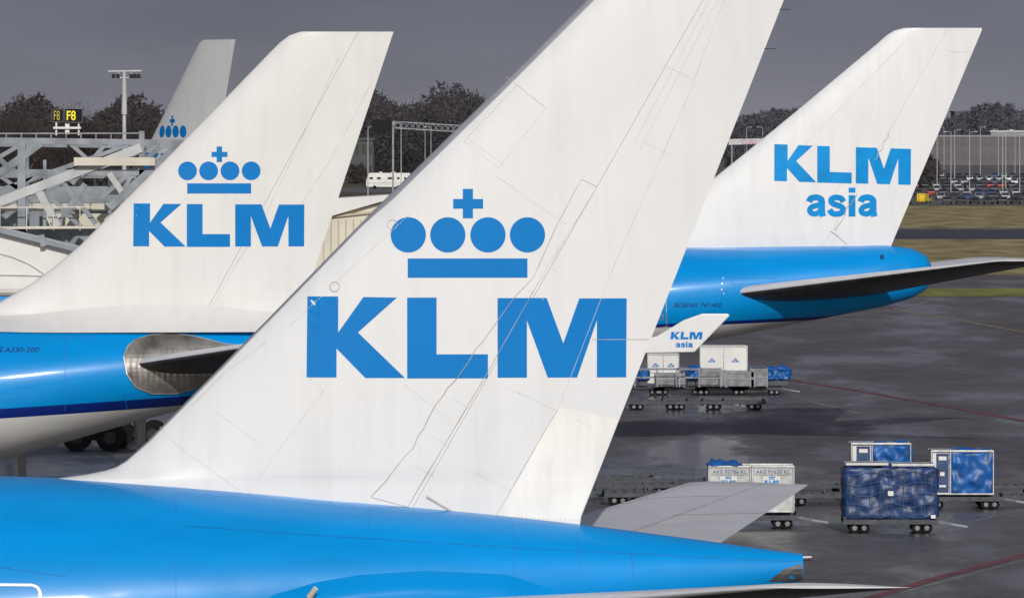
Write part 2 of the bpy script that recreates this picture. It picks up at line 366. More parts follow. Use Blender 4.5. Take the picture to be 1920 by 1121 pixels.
def surf(name,rl,rt,tl,tt,T0,T1,mt,parent,m=20,n=14,seams=None,smat=None,under=None,lead=3):
    """lifting surface from root LE/TE to tip LE/TE"""
    rl,rt,tl,tt=map(Vector,(rl,rt,tl,tt)); V=[];Fc=[];k=2*m;mi=[]
    def pt(u,t,sd):
        a=rl.lerp(tl,t);b=rt.lerp(tt,t); p=a.lerp(b,u); return p+Vector((0,0,sd*(T0+(T1-T0)*t)*naca(u)))
    ts=[i/n*0.985 for i in range(n+1)]
    us=[1-math.cos(math.pi/2*i/m) for i in range(m+1)]
    for t in ts:
        for u in us: V.append(pt(u,t,1))
        for u in us[-2:0:-1]: V.append(pt(u,t,-1))
    for u in us: V.append(pt(0.08+u*0.9,1.0,0.25))
    for u in us[-2:0:-1]: V.append(pt(0.08+u*0.9,1.0,-0.25))
    for r in range(n+1):
        for i in range(k):
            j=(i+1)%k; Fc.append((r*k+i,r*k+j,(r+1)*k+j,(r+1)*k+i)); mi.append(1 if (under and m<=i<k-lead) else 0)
    Fc.append(tuple(range(k))[::-1]); Fc.append(tuple((n+1)*k+i for i in range(k))); mi+=[0,0]
    o=obj(name,V,Fc,[mt,under] if under else [mt],parent,mi=mi,smooth=True,sharp=0.7)
    if seams:
        V=[];Fc=[]
        for (u0,t0,u1,t1,w,sd) in seams:
            N=16
            for i in range(N):
                q=len(V)
                for f,e in ((i/N,-1),(i/N,1),((i+1)/N,1),((i+1)/N,-1)):
                    u=u0+(u1-u0)*f; t=t0+(t1-t0)*f
                    if abs(t1-t0)>abs(u1-u0)*0.5: V.append(pt(u+e*w,t,sd)+Vector((0,0,sd*0.006)))
                    else: V.append(pt(u,t+e*w,sd)+Vector((0,0,sd*0.006)))
                Fc.append((q,q+1,q+2,q+3))
        obj('panel_seam',V,Fc,smat or M['seamd'],o)
    return o
def jitter(pl,a,step=18):
    out=[]
    for p,q in zip(pl[:-1],pl[1:]):
        L=math.hypot(q[0]-p[0],q[1]-p[1]); n=max(1,int(L/step))
        for i in range(n): out.append((p[0]+(q[0]-p[0])*i/n+random.uniform(-a,a),p[1]+(q[1]-p[1])*i/n+random.uniform(-a,a)))
    out.append(pl[-1]); return out
def gear(parent,x,Y,zt,r=0.6):
    mb=MB(); mb.cyl((x,Y,r),(x,Y,zt),0.16,0.2,mi=0); mb.beam((x-0.9,Y,r),(x+0.9,Y,r),0.25,mi=0); mb.beam((x+0.2,Y,r+0.3),(x+1.6,Y,zt),0.1,mi=0)
    g=mb.build('landing_gear',[M['steeld']],parent)
    for dx in (-0.75,0.75):
        for dy in (-0.55,0.55):
            w=MB(); w.cyl((x+dx,Y+dy-0.2,r),(x+dx,Y+dy+0.2,r),r,n=24,mi=0); w.cyl((x+dx,Y+dy-0.21,r),(x+dx,Y+dy+0.21,r),r*0.45,n=16,mi=1)
            w.build('wheel',[M['rub'],M['steeld']],g)
# =============== AIRLINER A (big nearest one)
A=thing('airliner','blue and white airliner with crown emblem on tall white fin','airliner',((700-960)/100,120,0))
fA=Fus(100,120,[(-3600,1150,1330,0.9),(-3350,960,1440,2.3),(-2900,890,1505,3.1),(-2000,885,1507,3.1),(-900,885,1507,3.1),(-300,886,1500,3.1),(0,892,1478,2.95),(300,905,1410,2.6),(600,930,1325,2.1),(900,960,1243,1.5),(1100,984,1192,1.05),(1300,1010,1143,0.62),(1430,1028,1108,0.36),(1505,1038,1086,0.2)])
LIVA=livery('livery_a',5.0,4.6,0,0)
fA.mesh(LIVA,A)
finA=Fin(100,120,[(100,897),(160,889),(195,882),(215,876),(235,864),(275,828),(500,600),(700,395),(940,160),(1100,0),(1225,-125),(1260,-155),(1290,-165)],[(1120,1070),(1085,980),(1470,0),(1535,-165)],0.46,0.15,1075)
wA=finA.w
WHA=grime_white('fin_white_a',(0.665,0.665,0.665),0)
hx=lambda z: float(np.interp(z,[wA(0,1075)[1],wA(0,948)[1],wA(0,352)[1],wA(0,-165)[1]],[wA(708,0)[0],wA(775,0)[0],wA(1118,0)[0],wA(1412,0)[0]]))
lew=lambda z: float(np.interp(z,[wA(0,880)[1],wA(0,830)[1],wA(0,420)[1],wA(0,380)[1]],[0.02,0.05,0.07,0.15]))
g=0.003
finA.section('leading_edge',lambda z:finA.le(z),lambda z:finA.le(z)+lew(z),M['le'],A,m=8)
finA.section('tail_fin',lambda z:finA.le(z)+lew(z)+0.002,lambda z:hx(z)-g,WHA,A)
rud=finA.section('rudder',lambda z:hx(z)+g,lambda z:finA.te(z),WHA,A)
finA.decal('rudder_tab',tess([[(934,966),(1083,979),(1159,786),(1130,779),(1046,762)]],20),M['tab'],rud,off=0.003)
finA.decal('lettering',tess(KLM_,25),M['logo'],A)
finA.decal('crown_emblem',tess(CROWN,25),M['logo'],A)
LA=[jitter([(697,930),(722,903),(775,838),(815,760),(868,694),(892,655),(905,640)],2),
 [(765,948),(905,713)],[(800,928),(850,958),(925,968)]]
LB=[[(905,640),(965,556),(1000,520),(1045,420),(1090,336),(1119,350)],[(905,713),(1010,528)],[(697,930),(765,948)],[(1110,636),(1218,636)],[(930,966),(1048,762)]]
LC=[[(1048,762),(1150,500)],[(1150,500),(1290,180),(1380,-60)],[(360,760),(420,700),(500,640)],[(1010,528),(1118,352)]]
LD=[[(970,160),(1023,203),(935,315),(870,265),(970,160)],[(880,262),(940,305)],[(465,925),(540,820),(608,730)],[(608,730),(560,690)],[(400,765),(500,838)],[(300,800),(330,830),(470,930)],[(1188,270),(1330,0)],[(1200,280),(1345,0)],
 [(1050,435),(1085,455)],[(1020,495),(1055,515)],[(990,545),(1020,562)],[(850,745),(880,765)],[(810,815),(845,838)],[(780,870),(815,893)],[(950,145),(1020,200)],[(545,610),(640,520),(770,400)],[(760,720),(850,790)],[(930,330),(1060,420)],[(940,720),(1110,800)],[(880,880),(960,920)],[(1240,120),(1300,150)],[(1190,260),(1260,290)]]
finA.lines('panel_seam',LA,1.4,M['seamd'],A,off=0.009)
finA.lines('panel_seam',LB,1.0,M['seamd'],A,off=0.009)
finA.lines('panel_seam',LC,0.8,M['seam'],A,off=0.009)
finA.lines('rivet_line',LD,1.4,M['seam'],A,off=0.009,dash=(2.2,6))
finA.lines('access_ring',[circle(628,537,9)+[(637,537)]],1.1,M['seamd'],A,off=0.009)
finA.lines('access_ring',[circle(736,421,9)+[(745,421)]],1.1,M['seamd'],A,off=0.009)
finA.lines('hinge_fairing',[[(800,930),(850,959),(900,966)]],4,M['seamd'],A,off=0.012)
finA.lines('foot_rivet',[[(260,905),(500,930),(700,948),(930,966),(1080,975)]],2,M['seam'],A,off=0.01,dash=(2,8))
for v in (18,92):
    mb=MB(); x,z=finA.w(1470-v*0.393,v); mb.beam((x-0.03,120,z),(x+0.2,120,z),0.012); mb.build('static_wick',[M['black']],rud)
def PX(u,v,Y): return tuple(P(u,v,Y))
surf('stabilizer',(-4.0,121.0,5.45),(3.7,121.0,6.5),PX(1292,905,130.7),PX(1517,908,130.7),0.32,0.07,M['stab'],A,seams=[(0.13,0.1,0.13,0.97,0.0016,1),(0.62,0.1,0.66,0.97,0.002,1),(0.62,0.55,0.99,0.55,0.0015,1),(0.13,0.8,0.62,0.8,0.0012,1)])
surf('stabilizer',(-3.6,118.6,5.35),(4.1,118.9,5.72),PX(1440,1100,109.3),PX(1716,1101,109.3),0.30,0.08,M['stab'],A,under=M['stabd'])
# root fairing: blister standing proud of the rear flank
V=[];Fc=[];NX=60;NZ=24
for i in range(NX+1):
    s_=i/NX; u=380+s_*720
    crest=np.interp(u,[380,450,520,600,680,800,950,1030,1100],[1190,1140,1096,1074,1062,1056,1064,1090,1125])
    for k in range(NZ+1):
        v=crest+(k/NZ)*130
        x,z=(u-960)/100,H-(v-HY)/100
        e=min(1,k/NZ*3)*min(1,(1-k/NZ)*4)*math.sin(math.pi*min(1,max(0,s_)))**0.5
        e=math.sin(e*math.pi/2)
        V.append((x,fA.y(x,z,-0.02)-0.26*e,z))
for i in range(NX):
    for k in range(NZ): Fc.append((i*(NZ+1)+k,(i+1)*(NZ+1)+k,(i+1)*(NZ+1)+k+1,i*(NZ+1)+k+1))
obj('root_fairing',V,Fc,LIVA,A,smooth=True)
fA.decal('exhaust_panel',tess([[(1440,1090),(1470,1066),(1503,1056),(1506,1084),(1496,1090)]],10),M['exh'],A,off=0.006)
mb=MB(); mb.cyl((5.44,120,6.45),(5.62,120,6.46),0.07,0.05,mi=0); mb.build('tail_light',[M['exh']],A)
fA.lines('skin_seam',[[(330,915),(330,1121)],[(690,955),(690,1050)],[(960,972),(965,1095)],[(1180,998),(1190,1100)],[(1080,986),(1095,1110)],[(0,1062),(125,1080)],[(345,985),(560,1000),(900,1022),(1240,1040),(1500,1052)]],1.0,M['seamb'],A)
fA.lines('door',[[(-60,1095),(60,1096),(70,1100),(75,1108),(76,1160)]],5,M['silver'],A,off=0.02)
mb=MB(); a_=fA.pt(580,1119,0.3); b_=fA.pt(592,1102,0.45); mb.cyl(a_,b_,0.06,0.05); mb.build('drain_mast',[M['cream']],A)
gear(A,-30,116,5.5,0.67); gear(A,-30,124,5.5,0.67)
# =============== AIRLINER B (left)
YB=F/65
B=thing('airliner','blue airliner with crown emblem, ribbed metal tailplane root','airliner',((300-960)/65,YB,0))
xb=lambda u:(u-960)/65
fB=Fus(65,YB,[(-3100,760,830,0.5),(-2950,650,900,1.9),(-2600,592,955,2.8),(-1500,590,957,2.82),(-700,591,957,2.82),(-300,593,925,2.8),(0,596,862,2.6),(240,599,795,2.1),(400,603,752,1.6),(550,608,718,1.1),(700,618,690,0.6),(790,632,672,0.25)])
fB.mesh(livery('livery_b',6.50,6.22,0.06,-4.6),B)
finB=Fin(65,YB,[(-130,596),(-60,588),(0,566),(60,531),(100,502),(150,460),(280,330),(400,208),(500,105),(525,80),(542,67),(562,60)],[(545,640),(558,600),(738,60)],0.44,0.15,640)
WHB=grime_white('fin_white_b',(0.665,0.655,0.635),5)
hB=lambda z: float(np.interp(z,[finB.w(0,640)[1],finB.w(0,600)[1],finB.w(0,60)[1]],[finB.w(355,0)[0],finB.w(378,0)[0],finB.w(672,0)[0]]))
finB.section('tail_fin',lambda z:finB.le(z),lambda z:hB(z)-0.004,WHB,B)
finB.section('rudder',lambda z:hB(z)+0.004,lambda z:finB.te(z),WHB,B)
mB=lambda x,y:(251+(x-576)*0.5342,382+(y-556)*0.53)
finB.decal('lettering',tess(mapp(KLM_,mB),15),M['logo'],B)
finB.decal('crown_emblem',tess(mapp(CROWN,mB),15),M['logo'],B)
finB.lines('panel_seam',[[(395,580),(500,400),(640,100)],[(630,95),(648,102)],[(540,420),(620,300),(700,150)]],0.8,M['seam'],B)
finB.lines('rivet_line',[[(560,150),(630,95)],[(420,520),(600,300)],[(300,420),(350,370)],[(480,560),(560,480)],[(430,330),(560,190),(620,110)],[(120,540),(260,400)]],1.0,M['seam'],B,dash=(2,6))
V=[];Fc=[]
for i in range(69):
    u=-60+i*9.0
    x=xb(u); top=np.interp(x,fB.X,fB.top)
    for k in range(8):
        h=0.02+0.50*(1-k/7)**2*math.exp(-((u-330)/170)**2*0.5)
        yy=YB-finB.t(x,top+0.02)-0.02-1.1*(k/7)
        zz=top-(fB.Y-yy)**2*0.16+h
        V.append((x,yy,zz))
for i in range(68):
    for k in range(7): Fc.append((i*8+k,i*8+k+1,(i+1)*8+k+1,(i+1)*8+k))
obj('fin_root_fairing',V,Fc,WHB,B,smooth=True)
rp=[(232,668),(240,648),(255,636),(280,628),(320,624),(365,630),(420,644),(470,650),(470,690),(420,705),(380,725),(330,738),(285,738),(255,726),(238,702)]
fB.decal('tailplane_seal_plate',tess([rp],8),M['rib'],B,off=0.03)
fB.lines('seal_rim',[rp+[rp[0]]],2.2,M['silver'],B,off=0.045)
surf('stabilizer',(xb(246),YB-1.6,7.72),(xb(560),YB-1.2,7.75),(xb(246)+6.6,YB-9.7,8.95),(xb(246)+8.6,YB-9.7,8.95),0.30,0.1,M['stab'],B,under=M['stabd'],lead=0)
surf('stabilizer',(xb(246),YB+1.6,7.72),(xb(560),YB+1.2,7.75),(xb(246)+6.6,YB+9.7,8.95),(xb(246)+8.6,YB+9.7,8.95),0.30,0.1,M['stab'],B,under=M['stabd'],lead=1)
fB.decal('type_lettering',text2d('A330-200',(8,651,72,660),shear=0.25,bold=0.01),M['navy'],B)
fB.decal('type_lettering',text2d('S',(-6,650,4,661),shear=0.25,bold=0.01),M['navy'],B)
fB.lines('skin_seam',[[(122,606),(122,770)],[(470,606),(400,740)],[(0,612),(235,618),(480,622)],[(232,740),(245,790)]],1.0,M['seamb'],B)
gear(B,xb(-1200),YB-5,3.8); gear(B,xb(-1200),YB+5,3.8)
D=copy_thing(B,(-16.95,306.5,0),math.radians(-57),1.08,label='airliner with white fin seen obliquely beyond jet bridges')
# =============== AIRLINER C (right)
YC=F/41
xc=lambda u:(u-960)/41
C=thing('airliner','blue jumbo airliner with asia lettering on white fin','airliner',(xc(1500),YC,0))
fC=Fus(41,YC,[(-1140,600,650,0.4),(-1080,500,700,2.0),(-950,430,730,3.0),(-650,405,735,3.25),(-350,430,735,3.25),(-100,458,735,3.25),(500,460,735,3.25),(900,461,715,3.2),(1150,462,675,3.0),(1300,462,645,2.75),(1500,461,605,2.1),(1600,461,586,1.7),(1680,462,568,1.3),(1722,472,552,0.95),(1742,488,535,0.5),(1749,505,522,0.15)])
fC.mesh(livery('livery_c',5.74,5.58,0.04,-3.3),C)
finC=Fin(41,YC,[(1080,461),(1130,455),(1187,440),(1340,333),(1400,285),(1500,203),(1645,82),(1662,67),(1676,58),(1694,53)],[(1655,500),(1672,458),(1841,57)],0.5,0.16,500)
WHC=grime_white('fin_white_c',(0.68,0.68,0.68),11)
hC=lambda z: float(np.interp(z,[finC.w(0,500)[1],finC.w(0,458)[1],finC.w(0,57)[1]],[finC.w(1520,0)[0],finC.w(1545,0)[0],finC.w(1775,0)[0]]))
finC.section('tail_fin',lambda z:finC.le(z),lambda z:hC(z)-0.003,WHC,C)
finC.section('rudder',lambda z:hC(z)+0.003,lambda z:finC.te(z),WHC,C)
mC=lambda x,y:(1451+(x-576)*0.429,271+(y-556)*0.455+0.012*(x-576))
finC.decal('lettering',tess(mapp(KLM_,mC),12),M['logo2'],C,off=0.012)
finC.decal('lettering',asia((1511,352,1645,406)),M['logo2'],C,off=0.012)
finC.lines('dirt_seam',[jitter([(1668,250),(1640,300)],4,8),jitter([(1605,365),(1565,432)],4,8),jitter([(1555,432),(1572,442),(1588,458)],2,8)],1.1,M['seamd'],C,off=0.03)
finC.lines('panel_seam',[[(1775,93),(1785,98),(1822,98)],[(1480,300),(1700,75)],[(1530,420),(1610,290)]],0.6,M['seam'],C,off=0.01)
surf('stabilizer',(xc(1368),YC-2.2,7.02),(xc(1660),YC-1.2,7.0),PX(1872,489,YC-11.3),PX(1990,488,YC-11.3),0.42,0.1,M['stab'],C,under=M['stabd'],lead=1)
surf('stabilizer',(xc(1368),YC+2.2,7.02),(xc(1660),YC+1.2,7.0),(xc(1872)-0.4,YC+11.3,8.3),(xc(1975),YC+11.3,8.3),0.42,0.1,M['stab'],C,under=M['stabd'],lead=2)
fC.decal('type_lettering',text2d('BOEING 747-400',(1264,568,1352,576),shear=0.3,bold=0.012),M['navy'],C)
fC.decal('access_hatch',tess([[(1650,478),(1657,478),(1657,486),(1650,486)]],5),M['navy'],C,off=0.02)
fC.lines('door',[[(1249,560),(1250,612),(1236,614)],[(1238,590),(1244,590),(1243,600),(1237,600),(1238,590)]],1.6,M['silver'],C,off=0.02)
fC.lines('skin_seam',[[(1372,522),(1455,522),(1462,532),(1372,533),(1372,522)],[(1380,470),(1378,515)],[(1560,468),(1556,500)],[(1690,470),(1700,540)]],1.0,M['seamb'],C)
fC.lines('rivet_line',[[(1356,520),(1356,523)],[(1354,530),(1354,533)],[(1353,541),(1353,544)],[(1357,549),(1357,552)]],2.2,M['silver'],C)
gear(C,xc(262),YC-2.2,3.6,0.62); gear(C,xc(190),YC-5,3.6,0.62)
yw=262.0; tip=P(1222,655,yw)
wing=surf('wing',(xc(560),YC-2.8,4.4),(xc(880),YC-2.8,4.4),(tip.x-2.4,yw,tip.z),(tip.x,yw,tip.z),0.55,0.10,M['stab'],C)
wl=[(1205,662),(1302,660),(1368,592),(1366,588),(1316,588),(1282,600),(1232,630),(1208,636)]
mb=MB(); pts=[P(u,v,yw) for u,v in wl]
for d in (-0.07,0.07):
    for p in pts: mb.v.append(p+Vector((0,d,0)))
n=len(pts)
for k in range(n): mb.f.append((k,(k+1)%n,n+(k+1)%n,n+k)); mb.m.append(0)
mb.f.append(tuple(range(n))); mb.f.append(tuple(range(n,2*n))[::-1]); mb.m+=[0,0]
wlt=mb.build('winglet',[WHC],wing,bevel=0.04)
def flat_decal(name,vfs,Y,mt,par,off):
    V=[];Fc=[]
    for k,(vv,ff) in enumerate(vfs if isinstance(vfs,list) else [vfs]):
        o=len(V); V+=[P(u,v,Y-off-0.002*k) for u,v in vv]; Fc+=[[o+i for i in f[::-1]] for f in ff]
    return obj(name,V,Fc,mt,par)
flat_decal('lettering',tess(mapp(KLM_,lambda x,y:(1257+(x-576)*0.0985-0.011*(y-707),622+(y-556)*0.093)),50),yw,M['logo'],wlt,0.08)
flat_decal('lettering',asia((1267,640,1299,651)),yw,M['logo'],wlt,0.08)
# =============== GROUND
def ground_mat():
    m=bpy.data.materials.new('wet_asphalt'); m.use_nodes=True; nt=m.node_tree;N=nt.nodes;L=nt.links;b=N['Principled BSDF']
    tc=N.new('ShaderNodeTexCoord')
    mp=N.new('ShaderNodeMapping'); mp.inputs['Scale'].default_value=(0.12,0.03,1); mp.inputs['Rotation'].default_value=(0,0,0.15); L.new(tc.outputs['Object'],mp.inputs['Vector'])
    n=N.new('ShaderNodeTexNoise'); n.inputs['Scale'].default_value=1.0; n.inputs['Detail'].default_value=8; n.inputs['Roughness'].default_value=0.62; L.new(mp.outputs['Vector'],n.inputs['Vector'])
    rr=N.new('ShaderNodeMapRange'); rr.inputs['From Min'].default_value=0.40; rr.inputs['From Max'].default_value=0.6; rr.inputs['To Min'].default_value=0.16; rr.inputs['To Max'].default_value=0.7; L.new(n.outputs['Fac'],rr.inputs['Value'])
    L.new(rr.outputs['Result'],b.inputs['Roughness'])
    n2=N.new('ShaderNodeTexNoise'); n2.inputs['Scale'].default_value=0.35; n2.inputs['Detail'].default_value=10; n2.inputs['Roughness'].default_value=0.7; L.new(tc.outputs['Object'],n2.inputs['Vector'])
    mpb=N.new('ShaderNodeMapping'); mpb.inputs['Rotation'].default_value=(0,0,0.42); L.new(tc.outputs['Object'],mpb.inputs['Vector'])
    br=N.new('ShaderNodeTexBrick'); br.offset=0.0; br.inputs['Scale'].default_value=1.0; br.inputs['Brick Width'].default_value=7.5; br.inputs['Row Height'].default_value=15.0; br.inputs['Mortar Size'].default_value=0.06; br.inputs['Mortar Smooth'].default_value=0.3
    br.inputs['Color1'].default_value=(0.098,0.085,0.086,1); br.inputs['Color2'].default_value=(0.078,0.068,0.070,1); br.inputs['Mortar'].default_value=(0.028,0.026,0.027,1); L.new(mpb.outputs['Vector'],br.inputs['Vector'])
    r2=N.new('ShaderNodeMapRange'); r2.inputs['From Min'].default_value=0.3; r2.inputs['From Max'].default_value=0.7; r2.inputs['To Min'].default_value=0.6; r2.inputs['To Max'].default_value=1.35; L.new(n2.outputs['Fac'],r2.inputs['Value'])
    sc=N.new('ShaderNodeVectorMath'); sc.operation='SCALE'; L.new(br.outputs['Color'],sc.inputs[0]); L.new(r2.outputs['Result'],sc.inputs['Scale']); L.new(sc.outputs['Vector'],b.inputs['Base Color'])
    bp=N.new('ShaderNodeBump'); bp.inputs['Strength'].default_value=0.2; bp.inputs['Distance'].default_value=0.02; n3=N.new('ShaderNodeTexNoise'); n3.inputs['Scale'].default_value=6; L.new(tc.outputs['Object'],n3.inputs['Vector']); L.new(n3.outputs['Fac'],bp.inputs['Height']); L.new(bp.outputs['Normal'],b.inputs['Normal'])
    return m
GM=ground_mat()
def sheet(name,x0,x1,y0,y1,z,mt):
    return obj(name,[(x0,y0,z),(x1,y0,z),(x1,y1,z),(x0,y1,z)],[(0,1,2,3)],mt,kind='structure')
sheet('ground',-6000,6000,-200,9000,0,GM)
def grassm(name,c1,sc,var): return mat(name,c1,0.9,var=var,scale=sc,stretch=(1,0.25,1),spec=0.1,detail=8)
GR=grassm('dry_grass',(0.27,0.22,0.11),0.25,0.45); GR2=grassm('green_grass',(0.19,0.20,0.06),0.3,0.35); GR3=grassm('dark_grass',(0.095,0.088,0.06),0.15,0.4)
gy=lambda v:H*F/(v-HY)
sheet('grass_verge',35,900,gy(556),gy(541),0.02,GR2)
sheet('grass_field',30,900,gy(515),gy(449),0.02,GR)
sheet('grass_strip',30,1200,gy(506),gy(497),0.03,GR2)
sheet('grass_field_beyond_taxiway',20,1200,gy(428),gy(386),0.02,GR)
sheet('grass_dark_field',-1500,20,gy(470),gy(300),0.02,GR3)
sheet('far_field',-6000,6000,gy(303),8900,0.03,GR3)
TW=mat('taxiway_asphalt',(0.022,0.024,0.032),0.5,var=0.3,scale=0.1)
sheet('taxiway',30,1500,gy(447.5),gy(431),0.05,TW)
RD=mat('road_grey',(0.10,0.095,0.09),0.7,var=0.2,scale=0.1)
sheet('road',-400,20,gy(362),gy(352),0.06,RD)
sheet('car_park',55,420,gy(385),gy(318),0.04,RD)
def gline(pts,w,mt,name):
    V=[];Fc=[]
    for a,b in zip(pts[:-1],pts[1:]):
        p,q=G(*a),G(*b); d=(q-p).normalized(); nrm=Vector((-d.y,d.x,0))*w/2; o=len(V)
        for r in (p-nrm,p+nrm,q+nrm,q-nrm): V.append((r.x,r.y,0.012))
        Fc.append((o,o+1,o+2,o+3))
    return obj(name,V,Fc,mt,kind='structure')
gline([(1480,712),(1640,738),(1920,789),(2100,822)],0.5,M['red'],'red_marking')
gline([(1600,1130),(1740,1088),(1920,1040),(2100,995)],0.45,M['red'],'red_marking')
gline([(1690,1112),(1920,1050)],0.08,M['line'],'white_marking')
gline([(1672,580),(1800,601),(1950,628)],0.4,M['yline'],'taxi_marking')
gline([(1540,597),(1660,583),(1740,566)],0.25,M['line'],'white_marking')
gline([(1500,748),(1612,776)],0.14,M['line'],'white_marking')
gline([(1770,990),(1920,955),(2000,938)],0.08,M['line'],'white_marking')
gline([(1480,990),(1700,1018)],0.05,M['line'],'white_marking')
# =============== JET BRIDGE TRUSS
T=thing('truss_bridge','grey steel truss walkway with crossing diagonal braces','bridge',P(120,240,258)-Vector((0,0,P(120,240,258).z)))
for k,Yt in enumerate((253.0,260.0)):
    mb=MB(); px=Yt/F
    def bb(a,b,w,mi=0): mb.beam(P(a[0],a[1],Yt),P(b[0],b[1],Yt),w*px,w*px,mi)
    d=k*6
    bb((-120,262+d),(345,268+d),11); bb((-120,251),(262,250),2.5,0)
    bb((-120,424+d),(265+d,277),17,1-k); bb((-120,398+d),(240,272),7); bb((-30,345+d),(78,268),13); bb((-10,300),(45,268),8)
    bb((41+d,268),(41+d,425),15); bb((266,246),(266,350),10); bb((84,300),(84,430),6); bb((240,268),(240,360),6)
    bb((70,352),(108,425),14,1-k); bb((332,276),(205,390),15); bb((300,276),(188,372),9); bb((130,268),(200,330),7); bb((200,268),(135,345),8); bb((-30,275),(38,330),9)
    bb((-120,322+d),(300,324+d),10,0); bb((160,345),(120,405),11); bb((120,345),(180,420),9); bb((205,325),(250,392),11,1-k); bb((250,325),(205,400),7)
    bb((0,330),(60,372),7); bb((60,330),(0,372),7); bb((100,374),(150,425),8); bb((150,374),(100,425),8)
    for u in range(-100,262,28): bb((u,250),(u,264),2,0)
    mb.build('truss_frame',[M['steel'],M['steell']],T)
mb=MB()
for u,v in ((41,268),(130,268),(266,262),(200,322),(41,322),(-60,322)): mb.beam(P(u,v,253),P(u,v,260),0.14)
mb.build('cross_member',[M['steel']],T)
for c_,s_,k_ in (((215,303,252.6),(3.2,0.3,0.32),'cream'),((262,345,263),(2.6,0.3,0.9),'cream'),((165,412,262),(3.6,0.3,0.5),'cream'),((60,372,266.5),(10,0.3,1.0),'steel'),((40,405,266),(11,0.3,1.1),'cream'),((0,432,265),(10,0.3,1.6),'steel')):
    mb=MB(); mb.box(P(*c_),s_,0); mb.build('cladding_panel',[M[k_]],T)
mb=MB()
for u in range(-100,200,50): mb.beam(P(u,388,252),P(u,432,252),0.035,mi=0)
mb.beam(P(-120,390,252),P(185,388,252),0.04,mi=0)
mb.beam(P(-120,428,252),P(200,426,252),0.10,mi=0)
mb.build('walkway_railing',[M['cream']],T)
for u in (41,266,-80):
    mb=MB(); mb.beam(P(u,420,256),Vector((P(u,420,256).x,256,0)),0.3); mb.build('support_leg',[M['steeld']],T)
YT=243.5
Wt=thing('jet_bridge','white rounded boarding bridge tunnel on legs','jet bridge',Vector((P(-150,500,YT).x,YT,0)))
mb=MB(); mb.prism([(P(u,v,YT).x,P(u,v,YT).z) for u,v in ((-420,556),(240,556),(240,500),(150,466),(0,430),(-420,390))],'y',YT,YT+3.2,0)
zb=P(0,556,YT).z
mb.build('tunnel',[M['wht']],Wt,bevel=0.3)
mb=MB()
for i in range(8):
    a=math.pi*0.5*i/8;b=math.pi*0.5*(i+1)/8
    mb.beam(P(-80+190*math.sin(a),556-100*math.cos(a)+10,YT-0.04),P(-80+190*math.sin(b),556-100*math.cos(b)+10,YT-0.04),0.03)
mb.beam(P(-420,505,YT-0.03),P(190,520,YT-0.03),0.04); mb.build('joint_strip',[M['steell']],Wt)
mb=MB(); mb.beam(P(-80,412,YT-0.3),P(150,470,YT-0.3),0.17); mb.beam(P(78,440,YT-0.3),P(82,462,YT-0.3),0.2); mb.build('sloping_rail',[M['steel']],Wt)
for u in (-300,-120):
    mb=MB(); mb.box((P(u,500,YT+1.5).x,YT+1.5,zb/2),(0.5,0.5,zb-0.01)); mb.build('support_leg',[M['steeld']],Wt)
Jb=thing('jet_bridge','cream boarding bridge with ribbed walls and pitched roof','jet bridge',Vector((P(660,480,240).x,240,0)))
Yj=240
mb=MB()
def slab(poly,ya,yb,mi): mb.prism([(P(u,v,Yj).x,P(u,v,Yj).z) for u,v in poly],'y',ya,yb,mi)
slab([(560,400),(622,404),(720,380),(800,362),(800,520),(560,520)],Yj,Yj+3,0)
slab([(560,404),(628,372),(722,366),(800,366),(800,374),(722,376),(625,404)],Yj-0.3,Yj+3.3,1)
slab([(615,404),(700,396),(700,400),(615,409)],Yj-0.12,Yj-0.02,2)
for u in range(606,720,14): slab([(u,412),(u+2,412),(u+2,520),(u,520)],Yj-0.06,Yj-0.01,2)
mb.build('tunnel',[M['cream'],M['wht'],M['creamd']],Jb)
zz=P(0,520,Yj).z
for u in (620,760):
    mb=MB(); mb.box((P(u,500,Yj).x,241.5,zz/2),(0.6,0.6,zz-0.01)); mb.build('support_leg',[M['steel']],Jb)
# gate sign
Sg=thing('gate_sign','black gate sign with yellow F8 on white frame','sign',P(125,252,262)); Ys=262
def rect(mb,u0,v0,u1,v1,ya,yb,mi): mb.prism([(P(u,v,Ys).x,P(u,v,Ys).z) for u,v in ((u0,v1),(u1,v1),(u1,v0),(u0,v0))],'y',ya,yb,mi)
for (u0,v0,u1,v1,ya) in ((122,204,155,230,261.9),(97,205,119,229,262.0)):
    mb=MB(); rect(mb,u0,v0,u1,v1,ya,ya+0.25,0)
    e=0.5
    for r_ in ((u0,v0,u1,v0+e),(u0,v1-e,u1,v1),(u0,v0+e,u0+e,v1-e),(u1-e,v0+e,u1,v1-e)): rect(mb,*r_,ya-0.03,ya-0.003,1)
    mb.build('sign_panel',[M['black'],M['steel']],Sg)
mb=MB(); rect(mb,104,230,107,254,262,262.1,0); rect(mb,146,230,149,254,262,262.1,0); rect(mb,100,238,152,242,261.9,262,0); rect(mb,122,231,130,252,262,262.1,0); mb.build('frame',[M['wht']],Sg)
def fd(name,vf,Y,mt,par): return obj(name,[P(u,v,Y) for u,v in vf[0]],[f[::-1] for f in vf[1]],mt,par)
fd('lettering',text2d('F8',(125,208,142,226),bold=0.02),261.88,M['yel'],Sg); fd('lettering',text2d('F8',(101,208,112,226),bold=0.0),261.97,M['yeld'],Sg)
